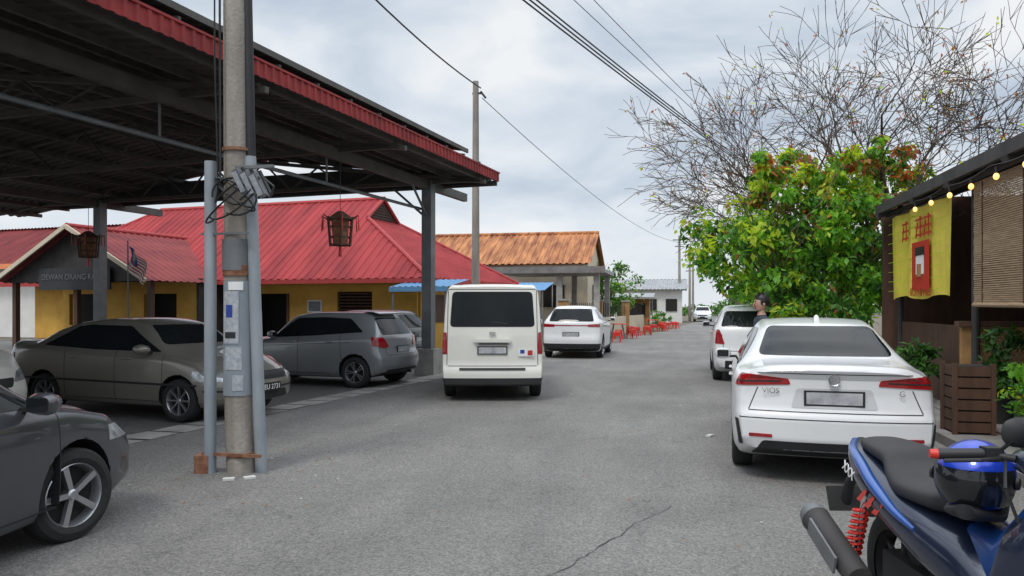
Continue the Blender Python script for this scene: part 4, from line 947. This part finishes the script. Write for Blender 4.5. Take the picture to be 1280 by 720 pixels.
b.box((-.05,0,.62),(.3,.12,.18),M['black']); b.loft([(-.32,0,.50,.06,.015),(-.1,0,.64,.075,.02),(.1,0,.63,.075,.02)],M['black'],12)
b.obj('muffler_engine_and_shock',e,40)
b=MB()
b.tube((1.14,0,.80),(1.04,0,1.04),.035,.03,M['black'],12); b.path([(1.03,0,1.04),(1.03,-.12,1.07),(.98,-.2,1.08)],.014,M['black'],10); b.path([(1.03,0,1.04),(1.03,.12,1.07),(.98,.2,1.08)],.014,M['black'],10)
b.loft([(.94,0,1.05,.06,.03),(1.0,0,1.06,.12,.05),(1.1,0,1.05,.13,.06),(1.18,0,1.0,.08,.05)],navy,18,2.5); b.box((.985,0,1.10),(.02,.13,.07),M['glass'],ry=-.6)
for s_ in (1,-1):
    b.tube((.985,s_*.2,1.08),(.94,s_*.345,1.07),.02,.02,M['black'],14); b.tube((.94,s_*.345,1.07),(.933,s_*.372,1.07),.019,.016,M['redp'],12)
    b.box((.99,s_*.18,1.08),(.05,.06,.05),M['black']); b.path([(1.02,s_*.17,1.07),(1.03,s_*.24,1.065),(.99,s_*.35,1.055)],.007,M['black'],6)
    b.path([(1.0,s_*.16,1.09),(1.05,s_*.14,1.14),(1.04,s_*.10,1.16)],.007,M['black'],6); b.loft([(1.02,s_*.10,1.165,.06,.045),(1.035,s_*.10,1.165,.075,.055),(1.06,s_*.10,1.165,.045,.035)],M['black'],16,2.4)
b.path([(1.02,-.15,1.06),(1.1,-.2,.98),(1.12,-.16,.85)],.006,M['black'],6)
b.loft([(1.2,0,.98,.12,.01),(1.28,0,1.12,.11,.01),(1.3,0,1.2,.07,.008)],M['glass'],14,2.5)
b.obj('handlebar_and_mirrors',e,50)
b=MB(); b.box((1.25,-.09,.4),(.05,.04,.5),M['black'],ry=-.4); b.box((1.25,.09,.4),(.05,.04,.5),M['black'],ry=-.4); b.loft([(1.1,0,.58,.05,.02),(1.36,0,.64,.07,.02),(1.6,0,.56,.05,.02)],navy,14); b.box((.82,-.2,.28),(.3,.1,.03),M['black']); b.box((.82,.2,.28),(.3,.1,.03),M['black']); b.obj('fork_mudguard_footboards',e,40)
hb=paint('helmet_blue',(.01,.05,.50),.2)
e2=empty('motorcycle_helmet',(1.15,3.36,.935),238); b=MB()
b.ball((0,0,0),.15,hb,(1.08,.93,.98),28,20); o=b.obj('shell',e2,60)
bm=bmesh.new(); bm.from_mesh(o.data); dl=[f for f in bm.faces if f.calc_center_median().z<-.10 ]; bmesh.ops.delete(bm,geom=dl,context='FACES'); bm.to_mesh(o.data); bm.free()
b=MB(); vs=[];nu=16;nv=6
for j in range(nv+1):
    for i in range(nu+1):
        t=-1.35+2.7*i/nu; p=-.62+.95*j/nv; vs.append((.156*1.08*math.cos(p)*math.cos(t),.156*.95*math.cos(p)*math.sin(t),.156*math.sin(p)))
b.add(vs,[(j*(nu+1)+i,j*(nu+1)+i+1,(j+1)*(nu+1)+i+1,(j+1)*(nu+1)+i) for j in range(nv) for i in range(nu)],M['glass'])
b.loft([(-.02,0,-.13,.11,.02),(.1,0,-.125,.09,.03),(.16,0,-.11,.04,.03)],M['black'],16); b.lathe([(0,.001),(.01,.022),(0,.026)],M['black'],14,'y',(.03,.145,0)); b.lathe([(0,.001),(-.01,.022),(0,.026)],M['black'],14,'y',(.03,-.145,0))
b.obj('visor_and_chin',e2,60)
# ---------------------------------------------------------------- world, sun, camera
w=bpy.data.worlds.new('World'); scn.world=w; w.use_nodes=True; nt=w.node_tree; N=nt.nodes; Lk=nt.links
for n_ in list(N): N.remove(n_)
out=N.new('ShaderNodeOutputWorld'); sk=N.new('ShaderNodeTexSky'); sk.sky_type='NISHITA'; sk.sun_disc=False; sk.sun_elevation=math.radians(58); sk.sun_rotation=math.radians(200)
b1=N.new('ShaderNodeBackground'); b1.inputs[1].default_value=.1; Lk.new(sk.outputs[0],b1.inputs[0])
tc=N.new('ShaderNodeTexCoord'); mp=N.new('ShaderNodeMapping'); mp.inputs['Scale'].default_value=(1,1,2.4); mp.inputs['Location'].default_value=(.3,.1,.4); Lk.new(tc.outputs['Generated'],mp.inputs[0])
nz=N.new('ShaderNodeTexNoise'); nz.inputs['Scale'].default_value=3.0; nz.inputs['Detail'].default_value=6; nz.inputs['Roughness'].default_value=.52; nz.inputs['Distortion'].default_value=.4; Lk.new(mp.outputs[0],nz.inputs['Vector'])
cr=N.new('ShaderNodeValToRGB'); E_=cr.color_ramp.elements; E_[0].position=.36; E_[0].color=(.52,.60,.71,1); E_[1].position=.60; E_[1].color=(.92,.94,.96,1); x_=E_.new(.48); x_.color=(.70,.77,.85,1)
Lk.new(nz.outputs['Fac'],cr.inputs[0])
sx=N.new('ShaderNodeSeparateXYZ'); Lk.new(tc.outputs['Generated'],sx.inputs[0])
mr=N.new('ShaderNodeMapRange'); mr.inputs[1].default_value=0; mr.inputs[2].default_value=.16; mr.inputs[3].default_value=.75; mr.inputs[4].default_value=0; Lk.new(sx.outputs[2],mr.inputs[0])
mx=N.new('ShaderNodeMixRGB'); Lk.new(mr.outputs[0],mx.inputs[0]); Lk.new(cr.outputs[0],mx.inputs[1]); mx.inputs[2].default_value=(.86,.90,.94,1)
m2=N.new('ShaderNodeMapRange'); m2.inputs[1].default_value=.38; m2.inputs[2].default_value=1; m2.inputs[3].default_value=1; m2.inputs[4].default_value=2.6; Lk.new(sx.outputs[2],m2.inputs[0])
b2=N.new('ShaderNodeBackground'); Lk.new(mx.outputs[0],b2.inputs[0]); Lk.new(m2.outputs[0],b2.inputs[1])
ms=N.new('ShaderNodeMixShader'); ms.inputs[0].default_value=.93; Lk.new(b1.outputs[0],ms.inputs[1]); Lk.new(b2.outputs[0],ms.inputs[2]); Lk.new(ms.outputs[0],out.inputs[0])
sl_=bpy.data.lights.new('sun','SUN'); sl_.energy=1.4; sl_.angle=math.radians(14); sl_.color=(1,.95,.88); so=bpy.data.objects.new('sun',sl_); so.rotation_euler=(math.radians(32),0,math.radians(-20)); link(so)
cd=bpy.data.cameras.new('camera'); cd.sensor_width=36; cd.lens=950/1280*36; cd.shift_y=21/1280; cd.clip_end=2000; cd.clip_start=.05
co_=bpy.data.objects.new('camera',cd); co_.location=(0,0,1.62); co_.rotation_euler=(math.radians(90),0,math.radians(12.5)); link(co_); scn.camera=co_
